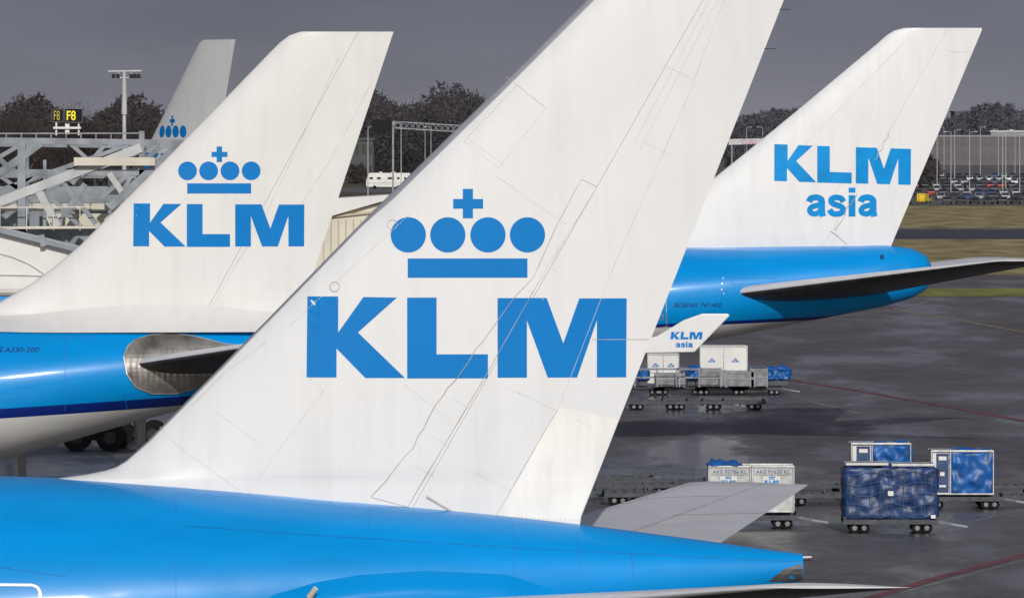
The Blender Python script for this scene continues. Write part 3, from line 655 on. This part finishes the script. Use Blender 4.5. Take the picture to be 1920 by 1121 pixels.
# flood light mast
Fm=thing('floodlight_mast','tall pale floodlight mast with cross arm','light mast',Vector((P(233,200,480).x,480,0)))
mb=MB(); a=P(233,135,480); mb.cyl((a.x,480,0),a,0.24,0.12,12); mb.build('mast_pole',[M['steell']],Fm)
mb=MB(); mb.beam(P(203,134,480),P(266,133,480),0.22,0.1); mb.beam(P(212,146,480),P(262,146,480),0.08); mb.beam(P(222,134,480),P(224,146,480),0.06); mb.beam(P(246,134,480),P(246,146,480),0.06); mb.cyl(P(233,150,480),P(233,215,480),0.16,0.22); mb.build('cross_arm',[M['steell']],Fm)
for u in (213,221,246,253,260):
    mb=MB(); c=P(u,143,479.8); mb.box(c,(0.28,0.45,0.32),0,0,0.7); mb.build('floodlight',[M['black']],Fm,bevel=0.02)
# =============== lamp posts
def lamp_proto(loc,h,group,label='slim grey street lamp beside road'):
    L0=thing('street_lamp',label,'street lamp',loc,group)
    mb=MB(); mb.cyl((0,0,0),(0,0,h),0.10,0.06,8); mb.beam((0,0,h),(1.2,0,h+0.15),0.06); local(loc,mb).build('pole',[M['steell']],L0)
    mb=MB(); mb.box((1.4,0,h+0.14),(0.7,0.25,0.14),0,0,0.8); local(loc,mb).build('lamp_head',[M['steell']],L0); return L0
def gp(u,Y): return Vector(((u-960)*Y/F,Y,0))
lp=lamp_proto(gp(690,1150),14.6,'street lamps along the roads')
for u,Y,sc in ((752,1300,1.05),(797,1500,0.95),(808,1550,1.0),(640,1900,1.0),(860,1600,1.0),(1757,1500,0.95),(1783,1350,0.93),(1790,1700,0.95),(1818,1350,0.93),(1880,1300,0.93),(1886,1500,0.95),(1912,1350,0.9),(1872,1800,0.95),(1838,2000,1.0),(1400,2200,1.0),(1430,1900,1.0),(1500,2300,1.0),(8,1500,1.15),(315,1500,1.15),(300,1700,1.15),(1770,2200,1),(1700,2000,1),(1903,1900,0.95)):
    copy_thing(lp,gp(u,Y),random.choice((0,math.pi)),sc)
Gt=thing('sign_gantry','steel lattice road gantry with black sign box','gantry',gp(790,1150))
mb=MB(); Yg=1150
for v in (228,240): mb.beam(P(735,v,Yg),P(868,v+8,Yg),0.18)
for i in range(12):
    u=735+i*11; mb.beam(P(u,228+i*.7,Yg),P(u+11,241+i*.7,Yg),0.10); mb.beam(P(u+11,229+i*.7,Yg),P(u,241+i*.7,Yg),0.10)
for u in (737,866): mb.beam(P(u,232,Yg),gp(u,Yg),0.35)
mb.build('lattice_beam',[M['steel']],Gt)
mb=MB(); mb.box(P(716,236,Yg-1),(3.6,0.6,2.2)); mb.beam(P(735,236,Yg-1),P(730,236,Yg),0.2); mb.build('sign_box',[M['black']],Gt,bevel=0.05)
# =============== motorhome
YR=gy(355)
R=thing('motorhome','long white motorhome with dark windows and tan stripes','motorhome',gp(728,YR))
mb=MB(); w=10.4
prof=[(-w/2,0.55),(w/2-0.2,0.55),(w/2,0.8),(w/2,1.9),(w/2-0.3,3.1),(w/2-0.7,3.85),(-w/2+0.1,3.85),(-w/2,3.7)]
prof=[(-x,z) for x,z in prof]
mb.prism(prof,'y',-1.2,1.2,0); mb.box((1.2,0,4.0),(0.9,0.8,0.28),0); mb.box((-1.8,0,4.0),(0.8,0.8,0.24),0); local(R.location,mb).build('body',[M['wht']],R,bevel=0.08)
for x,ww in ((-4.0,0.8),(-2.2,0.9),(0.4,1.0),(2.4,0.6),(4.0,0.5)):
    mb=MB(); mb.box((x,-1.21,2.6),(ww,0.04,0.5),0); local(R.location,mb).build('window',[M['glass']],R)
mb=MB(); mb.box((-w/2+0.06,0,2.4),(0.2,2.1,0.9),0); local(R.location,mb).build('windscreen',[M['glass']],R)
for z_,x_,w_,h_ in ((1.5,0,9.4,0.12),(1.15,0.5,8.2,0.08)):
    mb=MB(); mb.box((x_,-1.205,z_),(w_,0.03,h_),0); local(R.location,mb).build('stripe',[M['creamd']],R)
for x in (-3.2,2.3,3.2):
    for yy in (-1.06,1.06):
        mb=MB(); mb.cyl((x,yy-0.16,0.45),(x,yy+0.16,0.45),0.45,n=18); local(R.location,mb).build('wheel',[M['rub']],R)
# =============== cars
def car_proto(col,van=False):
    c=thing('parked_car','parked car','car',(0,0,-50),'cars in the car park')
    cm=mat('car_paint',col,0.25,var=0.03,coat=0.6)
    mb=MB()
    if van: prof=[(-2.2,0.35),(2.2,0.35),(2.25,0.95),(1.7,1.1),(1.2,1.85),(-2.1,1.95),(-2.25,1.0)]
    else: prof=[(-2.1,0.32),(2.1,0.32),(2.15,0.7),(1.9,0.85),(1.0,0.95),(0.35,1.42),(-1.1,1.45),(-1.8,0.98),(-2.15,0.9)]
    mb.prism(prof,'y',-0.85,0.85,0); local(c.location,mb).build('body',[cm],c,bevel=0.1)
    if van: W_=[[(1.0,1.1),(1.55,1.1),(1.1,1.75),(0.3,1.75),(0.3,1.1)],[(1.66,1.12),(1.72,1.12),(1.26,1.8),(1.2,1.8)]]
    else: W_=[[(0.85,0.97),(0.28,1.36),(-1.0,1.38),(-1.6,0.98)],[(1.02,0.97),(0.42,1.4),(0.36,1.38),(0.95,0.95)],[(-1.2,1.4),(-1.78,1.02),(-1.86,1.02),(-1.24,1.43)]]
    for i,wp in enumerate(W_):
        mb=MB(); hw=0.87 if i==0 else 0.7; mb.prism(wp,'y',-hw,hw,0); local(c.location,mb).build('window',[M['glass']],c)
    for x in (-1.35,1.35):
        for y in (-0.8,0.8):
            mb=MB(); mb.cyl((x,y-0.1,0.32),(x,y+0.1,0.32),0.32,n=14); local(c.location,mb).build('wheel',[M['rub']],c)
    return c
cols={'dark grey':(0.04,0.042,0.05),'silver':(0.32,0.33,0.35),'black':(0.012,0.012,0.014),'white':(0.65,0.65,0.65),'blue':(0.03,0.07,0.2),'red':(0.3,0.02,0.02)}
protos={k:car_proto(v) for k,v in cols.items()}
first={k:True for k in protos}
keys=['dark grey','silver','black','dark grey','white','blue','black','silver','dark grey','silver','black','dark grey','red']
for v in (383,375,367,360,353,346,340,334):
    Y=gy(v); u=1690+random.random()*10
    while u<1935:
        if random.random()<0.93 and not (v in (383,375) and 1712<u<1752):
            k=random.choice(keys); rz=math.pi/2*random.choice((1,-1))+random.uniform(-0.05,0.05)
            x=(u-960)*Y/F
            if first[k]:
                o=protos[k]; o.location=(x,Y,0); o.rotation_euler=(0,0,rz); first[k]=False
            else: o=copy_thing(protos[k],(x,Y,0),rz)
            o['label']=k+' parked car in car park row'
        u+=2.6*F/Y
yv=car_proto((0.75,0.5,0.01),True); yv.location=(P(1733,380,gy(382)).x,gy(382),0); yv['label']='yellow van parked at edge of car park'; yv.name='parked_van'; yv['category']='van'; yv.rotation_euler=(0,0,math.radians(70))
del yv['group']
for k in protos:
    if first[k]: protos[k].location=(90,gy(340)+20,0); protos[k]['label']=k+' parked car in car park row'
# =============== buildings
def building(label,u0,u1,vt,Y,depth,col,wincol,rows,cols_,cat='building',roof=None,name='office_building'):
    x0,x1=(u0-960)*Y/F,(u1-960)*Y/F; zt=H-(vt-HY)*Y/F
    b=thing(name,label,cat,((x0+x1)/2,Y,0))
    mb=MB(); mb.box(((x0+x1)/2,Y+depth/2,zt/2-0.3),(x1-x0,depth,zt)); mb.build('wall',[mat('wall_'+name,col,0.8,var=0.12,scale=0.1)],b)
    mb=MB(); mb.box(((x0+x1)/2,Y+depth/2,zt+0.1),(x1-x0+0.8,depth+0.8,0.7)); mb.build('roof',[mat('roof_'+name,roof or tuple(c*0.8 for c in col),0.7)],b)
    wm=mat('win_'+name,wincol,0.3,var=0.3,scale=0.05); hs=zt/rows
    for r in range(rows):
        for c in range(cols_):
            mb=MB(); cxx=x0+(x1-x0)*(c+0.5)/cols_; mb.box((cxx,Y-0.02,hs*(r+0.55)),((x1-x0)/cols_*0.6,0.1,hs*0.45)); mb.build('window',[wm],b)
    return b
building('long grey warehouse with bands of dark openings',1745,1935,256,2500,60,(0.115,0.105,0.11),(0.07,0.065,0.07),2,14,'warehouse',(0.21,0.21,0.22),'warehouse')
building('pale roofed hall behind warehouse',1858,1990,247,2620,40,(0.26,0.26,0.265),(0.18,0.18,0.18),2,8,'hall',(0.42,0.42,0.43),'industrial_hall')
building('brown brick apartment block with flat roof',1790,1872,210,3300,30,(0.125,0.10,0.10),(0.09,0.08,0.085),6,9)  # brick blocks: wall and window tones pulled together to paint in haze
building('brown brick tower block with flat roof',1838,1866,198,3400,20,(0.14,0.115,0.11),(0.10,0.09,0.095),7,4)
building('grey brick block with flat roof',1880,1960,214,3250,30,(0.125,0.11,0.11),(0.09,0.085,0.09),6,8)
building('low white house among trees',790,838,206,3300,20,(0.30,0.30,0.32),(0.18,0.18,0.19),3,6)
building('low white house beside woodland',700,735,214,2700,20,(0.28,0.28,0.30),(0.16,0.16,0.17),3,5)
building('low grey sheds beside road',820,900,232,2400,20,(0.15,0.15,0.16),(0.10,0.10,0.10),2,8)
building('low brown building beyond car park',1560,1760,262,2700,30,(0.13,0.12,0.12),(0.09,0.085,0.09),3,14)
building('hazy block on the horizon',1395,1470,216,3800,20,(0.14,0.14,0.155),(0.11,0.11,0.12),5,8)  # haze put into the bluish wall and window colours
building('low brick building beyond field',0,90,236,1500,20,(0.12,0.10,0.09),(0.06,0.06,0.06),3,8)
building('dark shed at roadside',640,700,262,1700,20,(0.07,0.07,0.075),(0.03,0.03,0.03),2,5)
bd=thing('billboard','white banner board with pink lettering','billboard',gp(1395,1900))
mb=MB(); mb.prism([(P(u,v,1900).x,P(u,v,1900).z) for u,v in ((1366,272),(1432,270),(1432,260),(1366,261))],'y',1899.7,1900,0); mb.build('board',[M['steell']],bd)
mb=MB(); mb.beam(P(1372,266,1900.2),gp(1372,1900.2),0.4); mb.build('post',[M['steel']],bd)
mb=MB(); mb.beam(P(1425,266,1900.2),gp(1425,1900.2),0.4); mb.build('post',[M['steel']],bd)
fd('lettering',text2d('CUU',(1390,262.5,1418,270),bold=0.0),1899.6,mat('pink',(0.5,0.16,0.28),0.6),bd)
# =============== trees
def tree_proto(seed,h,col,name='bare_tree'):
    rnd=random.Random(seed)
    t=thing(name,'bare winter tree with fine brown twigs','tree',(0,0,-80),'bare winter trees')
    mb=MB(); tips=[]
    def br(p,d,L,r,lv):
        q=p+d*L; mb.cyl(p,q,r,r*0.65,5)
        if lv>=2: tips.append((p.lerp(q,0.5),d))
        if lv>=3: tips.append((q,d)); return
        for k in range(rnd.choice((3,4))):
            nd=(d+Vector((rnd.uniform(-1,1),rnd.uniform(-1,1),rnd.uniform(-0.15,0.6)))*0.75).normalized(); br(p.lerp(q,rnd.uniform(0.6,1)),nd,L*rnd.uniform(0.6,0.8),r*0.55,lv+1)
    br(Vector((0,0,0)),Vector((0,0,1)),h*0.32,0.3,0)
    local(t.location,mb).build('trunk',[mat('bark',tuple(c*0.8 for c in col),0.9,var=0.3,spec=0.1)],t)
    V=[];Fc=[]
    for p,d in tips:
        for k in range(45):
            c=p+Vector((rnd.gauss(0,1),rnd.gauss(0,1),rnd.gauss(0,1)))*h*0.06
            dd=(d*0.8+Vector((rnd.uniform(-1,1),rnd.uniform(-1,1),rnd.uniform(-0.3,1.0)))).normalized()*rnd.uniform(0.5,1.2); s=dd.cross(Vector((rnd.uniform(-1,1),rnd.uniform(-1,1),rnd.uniform(-1,1)))).normalized()*rnd.uniform(0.018,0.04)
            o=len(V); V+= [c-s,c+s,c+dd]; Fc.append((o,o+1,o+2))
    obj('crown',[v+Vector(t.location) for v in V],Fc,twigmat('twigs',col,0.2,0.35),t)
    return t
tp=[tree_proto(i,16+i*1.5,(0.095,0.078,0.075)) for i in range(3)]
tph=[tree_proto(10+i,17,(0.145,0.14,0.158)) for i in range(2)]  # far trees: distance haze painted into a paler violet-grey twig colour
used=set()
def plant(protos_,u,Y,sc):
    p=random.choice(protos_); rz=random.uniform(0,6.28)
    if p.name not in used: used.add(p.name); p.location=gp(u,Y); p.rotation_euler=(0,0,rz); p.scale=(sc,)*3
    else: copy_thing(p,gp(u,Y),rz,sc)
for p in tp+tph: plant([p],random.uniform(20,200) if p in tp else random.uniform(1400,1700),1150 if p in tp else 2300,1.2 if p in tp else 0.9)
for u in (-20,30,62,100,140,185,270,300,345,385,440): plant(tp,u+random.uniform(-8,8),random.uniform(1050,1300),random.uniform(1.0,1.2))
for u in range(650,900,25): plant(tp,u+random.uniform(-8,8),random.uniform(2000,2400),random.uniform(0.75,1.1))
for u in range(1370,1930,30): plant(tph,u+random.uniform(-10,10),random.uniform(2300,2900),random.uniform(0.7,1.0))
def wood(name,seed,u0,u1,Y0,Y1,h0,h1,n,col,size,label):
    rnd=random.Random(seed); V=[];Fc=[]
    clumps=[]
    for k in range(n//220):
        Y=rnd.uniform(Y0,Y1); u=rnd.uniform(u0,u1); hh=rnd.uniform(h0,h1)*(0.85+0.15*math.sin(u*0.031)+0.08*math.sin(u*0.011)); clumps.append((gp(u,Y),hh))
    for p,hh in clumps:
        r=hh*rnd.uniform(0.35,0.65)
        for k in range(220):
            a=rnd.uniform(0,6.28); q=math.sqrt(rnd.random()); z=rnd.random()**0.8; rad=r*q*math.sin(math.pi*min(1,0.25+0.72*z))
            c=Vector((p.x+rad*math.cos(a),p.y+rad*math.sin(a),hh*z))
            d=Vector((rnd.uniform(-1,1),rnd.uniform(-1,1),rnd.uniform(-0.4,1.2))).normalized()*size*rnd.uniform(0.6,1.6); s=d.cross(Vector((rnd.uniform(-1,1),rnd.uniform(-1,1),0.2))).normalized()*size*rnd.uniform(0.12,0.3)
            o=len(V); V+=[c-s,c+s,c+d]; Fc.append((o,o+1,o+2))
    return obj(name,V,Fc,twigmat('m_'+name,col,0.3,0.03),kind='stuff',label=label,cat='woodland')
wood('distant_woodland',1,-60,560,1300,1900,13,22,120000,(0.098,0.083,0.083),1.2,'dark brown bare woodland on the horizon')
wood('distant_woodland',2,560,960,1900,2800,17,29,100000,(0.115,0.105,0.112),1.5,'dark bare woodland beyond the road')  # twig colour lightened a little to paint in haze
wood('distant_woodland',3,1340,1960,2900,3600,15,26,110000,(0.15,0.148,0.168),2.0,'hazy grey woodland on the horizon')  # haze is baked into this wood's grey-violet colour
wood('hedgerow',4,1340,1760,1550,2400,2,6,25000,(0.115,0.105,0.10),1.2,'low bare hedgerow beside the fields')
wood('hedgerow',5,560,900,1620,2100,2,6,18000,(0.09,0.08,0.072),1.1,'dark scrub along the road')
Fe=thing('perimeter_fence','thin wire fence in front of car park','fence',gp(1820,gy(388)))
mb=MB(); Yf=gy(388)
for i in range(24): x=(1690+i*11-960)*Yf/F; mb.cyl((x,Yf,0),(x,Yf,2.2),0.05,n=5)
for z in (1.1,2.2): mb.beam(((1680-960)*Yf/F,Yf,z),((1960-960)*Yf/F,Yf,z),0.05)
mb.build('fence_post',[M['dolly']],Fe)
# =============== ground equipment
def dolly(loc,L=3.3,W=1.7,label='dark steel baggage dolly with small wheels',group='baggage dollies'):
    d=thing('baggage_dolly',label,'dolly',loc,group)
    mb=MB()
    for y in (-W/2+0.06,W/2-0.06): mb.box((0,y,0.42),(L,0.12,0.18),0)
    for k in range(9): mb.box((-L/2+0.1+k*(L-0.2)/8,0,0.43),(0.1,W-0.24,0.1),0)
    for x in (-L/2+0.05,L/2-0.05): mb.box((x,0,0.56),(0.1,W,0.1),0)
    for x in (-L*0.34,L*0.34): mb.box((x,0,0.28),(0.5,W*0.8,0.12),0)
    local(loc,mb).build('deck',[M['dolly']],d,bevel=0.01)
    mb=MB(); mb.beam((L/2,0,0.38),(L/2+1.1,0,0.2),0.07); mb.beam((L/2,-0.4,0.38),(L/2+0.5,0,0.3),0.06); mb.beam((L/2,0.4,0.38),(L/2+0.5,0,0.3),0.06); local(loc,mb).build('tow_bar',[M['steel']],d)
    for x in (-L*0.38,-L*0.28,L*0.28,L*0.38):
        for y in (-W*0.40,W*0.40):
            mb=MB(); mb.cyl((x,y-0.07,0.2),(x,y+0.07,0.2),0.2,n=16,mi=0); mb.cyl((x,y-0.075,0.2),(x,y+0.075,0.2),0.09,n=10,mi=1); local(loc,mb).build('wheel',[M['rub'],M['exh']],d)
    return d
def tarpbox(mb,x0,x1,y0,y1,z0,z1,mi,amp=0.05,seed=0,n=14,fr=2.3):
    def face(o,a,b,nn,na,nb):
        base=len(mb.v)
        for i in range(na+1):
            for j in range(nb+1):
                p=o+a*(i/na)+b*(j/nb); e=min(i,na-i,j,nb-j); k=0 if e==0 else 1
                mb.v.append(p+nn*amp*k*(noise.noise(p*fr+Vector((seed,0,0)))*1.3+0.6))
        for i in range(na):
            for j in range(nb):
                q=base+i*(nb+1)+j; mb.f.append((q,q+nb+1,q+nb+2,q+1)); mb.m.append(mi)
    X=Vector((x1-x0,0,0));Y=Vector((0,y1-y0,0));Z=Vector((0,0,z1-z0))
    face(Vector((x0,y0,z0)),X,Z,Vector((0,-1,0)),n,n); face(Vector((x0,y1,z0)),X,Z,Vector((0,1,0)),n,n)
    face(Vector((x0,y0,z0)),Y,Z,Vector((-1,0,0)),n,n); face(Vector((x1,y0,z0)),Y,Z,Vector((1,0,0)),n,n); face(Vector((x0,y0,z1)),X,Y,Vector((0,0,1)),n,n)
Dn=gp(1668,gy(1000)+0.8)
d0=dolly(Dn,3.4,1.7)
c=thing('cargo_container','cargo container under dark navy tarp with netting on dolly','container',Dn+Vector((0,0,0.5)))
mb=MB(); tarpbox(mb,-1.62,1.62,-0.82,0.82,0.02,1.84,0,0.10,3,28,3.2); local(c.location,mb).build('tarp_cover',[M['tarp']],c,smooth=True)
for x,zz_ in ((-0.85,1.97),(0.8,1.94)):
    mb=MB(); mb.box((x,0,zz_),(1.55,1.55,0.09),0); local(c.location,mb).build('lid',[M['silver']],c,bevel=0.02)
mb=MB()
for k in range(9):
    x=-1.6+k*0.4; mb.beam((x,-0.98,0.05),(x+random.uniform(-.1,.1),-0.98,1.8),0.018)
for k in range(5):
    z=0.15+k*0.38
    for j in range(8): mb.beam((-1.6+j*0.4,-0.985,z+0.09*math.sin(j*1.7+k)),(-1.2+j*0.4,-0.985,z+0.09*math.sin((j+1)*1.7+k)),0.018)
local(c.location,mb).build('net',[M['net']],c)
mb=MB(); mb.box((-0.02,-1.0,0.95),(0.2,0.02,0.17),0,0); local(c.location,mb).build('paper_label',[M['wht']],c)
mb=MB(); mb.box((1.5,-1.0,0.12),(0.16,0.02,0.12),0); local(c.location,mb).build('paper_label',[M['wht']],c)
def curtain(loc,W,label,split=0.9,seed=1):
    c=thing('cargo_container',label,'container',loc)
    hh=1.65
    mb=MB()
    for x in (-W/2,-W/2+split,W/2):
        for y in (-0.75,0.75): mb.box((x,y,hh/2),(0.05,0.06,hh),0)
    for y in (-0.75,0.75): mb.box((0,y,hh),(W+0.06,0.07,0.05),0); mb.box((0,y,0.03),(W+0.06,0.07,0.05),0)
    mb.box((0,0,hh+0.03),(W,1.5,0.03),0); local(loc,mb).build('frame',[M['silver']],c,bevel=0.01)
    mb=MB(); tarpbox(mb,-W/2+split+0.03,W/2-0.03,-0.74,0.74,0.05,hh-0.03,0,0.10,seed,20,2.8); local(loc,mb).build('curtain',[M['tarpb']],c,smooth=True)
    mb=MB(); mb.box((-W/2+split/2,0,hh/2),(split-0.08,1.4,hh-0.1),0); mb.box((-W/2+split/2+0.06,-0.715,hh*0.5),(split*0.66,0.02,hh*0.9),1); mb.box((-W/2+split/2+0.06,-0.735,hh*0.84),(split*0.42,0.01,hh*0.09),0)
    mb.box((-W/2+split/2+0.05,-0.735,hh*0.48),(split*0.24,0.01,hh*0.09),0); mb.box((-W/2+split/2+0.06,-0.735,hh*0.2),(split*0.36,0.01,hh*0.05),0); local(loc,mb).build('side_panel',[M['wht'],M['tarp']],c,bevel=0.01)
    return c
D2=gp(1802,gy(955)+0.8); copy_thing(d0,D2,0,0.95)
curtain(D2+Vector((0,0,0.56)),2.35,'silver framed container with blue curtain and white end panel',0.72,5)
D3=gp(1650,gy(940)+1.2); copy_thing(d0,D3,0,0.95)
curtain(D3+Vector((0,0,0.56)),2.3,'silver framed container with blue curtain beside netted load',0.8,8)
def ake(loc,txt,tarp=False):
    c=thing('cargo_container','silver cargo container with code plate'+(' and crumpled blue sheet on top' if tarp else ''),'container',loc)
    W,hh=1.5,1.66; mb=MB(); mb.box((0,0,hh/2),(W-0.06,1.46,hh-0.04),0)
    for x in (-W/2,W/2):
        for y in (-0.74,0.74): mb.box((x,y,hh/2),(0.06,0.06,hh),0)
    for z in (0.04,hh): mb.box((0,-0.745,z),(W+0.06,0.05,0.07),0); mb.box((0,0.745,z),(W+0.06,0.05,0.07),0)
    mb.box((0,-0.74,0.8),(W,0.02,0.04),0); local(loc,mb).build('container_body',[M['silver']],c,bevel=0.012)
    mb=MB(); mb.box((0,-0.775,1.48),(W*0.92,0.01,0.2),0); local(loc,mb).build('code_plate',[M['steell']],c)
    mb=MB(); mb.box((-0.05,-0.775,1.17),(0.62,0.01,0.3),0); local(loc,mb).build('logo_plate',[M['wht']],c)
    def put(vf,name,mt): obj(name,[Vector(loc)+Vector((x,-0.785,z)) for x,z in vf[0]],vf[1],mt,c)
    put(text2d(txt,(-0.62,1.55,0.62,1.41),bold=0.0),'code_lettering',M['navy'])
    mm=lambda x,y:(-0.05+(x-876)*0.00085,1.18-(y-560)*0.00085)
    put(tess(mapp(KLM_,mm),1),'lettering',M['logo']); put(tess(mapp(CROWN,mm),1),'crown_emblem',M['logo'])
    if tarp:
        mb=MB(); tarpbox(mb,-0.72,0.35,-0.7,0.7,hh+0.03,hh+0.08,0,0.12,12,18,4); local(loc,mb).build('blue_sheet',[M['tarpb']],c,smooth=True)
    return c
Ya=gy(992)+0.8
for u,t,b in ((1367,'AKE 93786 KL',True),(1448,'AKE 91620 KL',False)):
    ake(gp(u,Ya)+Vector((0,0,0.6)),t,b)
copy_thing(d0,gp(1408,Ya),0,1.0)
for u,v,r in ((1545,947,0.02),(1530,925,0.1),(1210,945,0.03),(1135,940,0.03),(1245,922,-0.1),(1900,950,0.0),(1890,930,0.1),(1150,915,0.05),(1120,928,0.0),(1190,928,0.08)): copy_thing(d0,gp(u,gy(v)),r,0.95)
def railcart(u,v,hh=0.6,mt='steel'):
    loc=gp(u,gy(v))+Vector((0,0,0.5)); c=thing('cart_frame','dark steel upright frame on dolly deck','frame',loc,'upright frames on dollies')
    mb=MB()
    for x in (-1.2,0,1.2):
        for y in (-0.6,0.6): mb.box((x,y,hh/2),(0.06,0.06,hh),0)
    for y in (-0.6,0.6): mb.box((0,y,hh-0.05),(2.46,0.05,0.06),0); mb.box((0,y,hh/2),(2.46,0.04,0.05),0)
    local(loc,mb).build('frame',[M[mt]],c)
for u,v in ((1210,945),(1245,922),(1135,940),(1545,947)): railcart(u,v,0.45,'dolly')
Ym=gy(741)
for u in (1195,1275,1352,1418): copy_thing(d0,gp(u,Ym+0.8),0,0.85)
for u in (1232,1375,1300): copy_thing(d0,gp(u,gy(768)),0.03,0.95)
for u in (1232,1310): railcart(u,742,1.0)
def whitebox(u,v0,w,Y,label):
    px=Y/F; z0=0.55
    loc=gp(u,Y)+Vector((0,0,z0)); hh=(H-(v0-HY)*px)-z0
    c=thing('cargo_container',label,'container',loc); W=w*px
    mb=MB(); mb.box((0,0,hh/2),(W,1.5,hh),0); local(loc,mb).build('container_body',[M['wht']],c,bevel=0.03)
    mb=MB()
    for x in (-W/2,0,W/2): mb.box((x,-0.76,hh/2),(0.05,0.04,hh),0)
    mb.box((0,-0.76,hh*0.36),(W,0.03,0.04),0); mb.box((0,-0.76,hh-0.05),(W,0.03,0.08),0); local(loc,mb).build('frame',[M['silver']],c)
    for sg in (-0.25,0.25):
        mm=lambda x,y:(loc.x+W*sg+(x-876)*0.0006,loc.z+hh*0.62-(y-560)*0.0006)
        for pl,nm in ((KLM_,'lettering'),(CROWN,'crown_emblem')):
            vf=tess(mapp(pl,mm),1); obj(nm,[Vector((x,Y-0.79,z)) for x,z in vf[0]],vf[1],M['logo'],c)
whitebox(1356,647,88,Ym+1.9,'large white cargo container on dolly')
whitebox(1243,662,58,Ym+3,'white cargo container beside larger one')
def pile(u,Y,W,hh,label,seed):
    loc=gp(u,Y)+Vector((0,0,0.5)); c=thing('covered_load',label,'load',loc)
    mb=MB(); mb.box((0,0,hh*0.4),(W,1.1,hh*0.8),0,0,0.9); local(loc,mb).build('crate',[M['dolly']],c,bevel=0.03)
    mb=MB(); tarpbox(mb,-W*0.4,W*0.52,-0.6,0.55,hh*0.3,hh*0.9,0,0.13,seed,20,3.5); local(loc,mb).build('tarp_cover',[M['tarpb']],c,smooth=True)
pile(1455,Ym+1,1.3,1.05,'low dolly load under crumpled blue tarp',3); pile(1300,Ym+0.6,0.7,1.1,'small load under blue tarp',6); pile(1205,Ym+0.6,0.5,0.95,'small load under blue tarp near container',9)
def cratef(u,W,hh,label,Y):
    loc=gp(u,Y)+Vector((0,0,0.5)); c=thing('metal_crate',label,'crate',loc,'grey metal crates')
    mb=MB(); mb.box((0,0,hh/2),(W,1.2,hh),0)
    for x in (-W/2,W/2): mb.box((x,-0.6,hh/2),(0.08,0.08,hh+0.1),1)
    mb.box((0,-0.62,hh*0.5),(W,0.03,0.06),1); local(loc,mb).build('crate_body',[M['exh'],M['steel']],c,bevel=0.02)
for u,W,hh in ((1255,1.6,0.7),(1335,1.4,0.85),(1388,1.5,0.8),(1422,0.9,0.95)): cratef(u,W,hh,'grey metal crate on dolly',Ym+0.2)
# =============== light
el,az=math.radians(26),math.radians(-6)  # sun behind the viewer, slightly to the viewer's right
sd=Vector((-math.sin(az)*math.cos(el),-math.cos(az)*math.cos(el),math.sin(el)))
sun=bpy.data.lights.new('sun','SUN'); sun.energy=2.85; sun.angle=math.radians(0.5); sun.color=(1,0.97,0.93)
so=bpy.data.objects.new('sun',sun); so.rotation_euler=(-sd).to_track_quat('-Z','Y').to_euler(); COL.objects.link(so)
W=bpy.data.worlds.new('World'); S.world=W; W.use_nodes=True; nt=W.node_tree;N=nt.nodes;L=nt.links; bg=N['Background']; bg.inputs['Strength'].default_value=0.1
sky=N.new('ShaderNodeTexSky'); sky.sky_type='NISHITA'; sky.sun_disc=False; sky.sun_elevation=el; sky.sun_rotation=math.atan2(sd.x,sd.y)
tc=N.new('ShaderNodeTexCoord'); sp=N.new('ShaderNodeSeparateXYZ'); L.new(tc.outputs['Generated'],sp.inputs[0])
mr=N.new('ShaderNodeMapRange'); mr.inputs['From Min'].default_value=0.0; mr.inputs['From Max'].default_value=0.022; L.new(sp.outputs['Z'],mr.inputs['Value'])
st=N.new('ShaderNodeMix'); st.data_type='RGBA'; L.new(mr.outputs['Result'],st.inputs['Factor']); st.inputs[6].default_value=(2.0,2.03,2.35,1); st.inputs[7].default_value=(1.40,1.45,1.84,1)
mp=N.new('ShaderNodeMapping'); mp.inputs['Scale'].default_value=(14,14,60); L.new(tc.outputs['Generated'],mp.inputs['Vector'])
no=N.new('ShaderNodeTexNoise'); no.inputs['Scale'].default_value=1.0; no.inputs['Detail'].default_value=5; L.new(mp.outputs['Vector'],no.inputs['Vector'])
nr=N.new('ShaderNodeMapRange'); nr.inputs['From Min'].default_value=0.3; nr.inputs['From Max'].default_value=0.7; nr.inputs['To Min'].default_value=0.88; nr.inputs['To Max'].default_value=1.12; L.new(no.outputs['Fac'],nr.inputs['Value'])
sv=N.new('ShaderNodeVectorMath'); sv.operation='SCALE'; L.new(st.outputs[2],sv.inputs[0]); L.new(nr.outputs['Result'],sv.inputs['Scale'])
my=N.new('ShaderNodeMapRange'); my.inputs['From Min'].default_value=-0.35; my.inputs['From Max'].default_value=0.45; my.inputs['To Min'].default_value=0.35; my.inputs['To Max'].default_value=1.0; L.new(sp.outputs['Y'],my.inputs['Value'])
fm=N.new('ShaderNodeMix'); fm.data_type='RGBA'; L.new(my.outputs['Result'],fm.inputs['Factor']); L.new(sky.outputs['Color'],fm.inputs[6]); L.new(sv.outputs['Vector'],fm.inputs[7]); L.new(fm.outputs[2],bg.inputs['Color'])
# =============== camera
cam=bpy.data.cameras.new('camera'); cam.sensor_width=36; cam.lens=36*F/1920; cam.shift_y=-(560.5-HY)/1920; cam.clip_start=1; cam.clip_end=20000
co=bpy.data.objects.new('camera',cam); co.location=(0,0,H); co.rotation_euler=(math.pi/2,0,0); COL.objects.link(co); S.camera=co
S.view_settings.view_transform='Standard'; S.view_settings.look='None'; S.view_settings.exposure=0
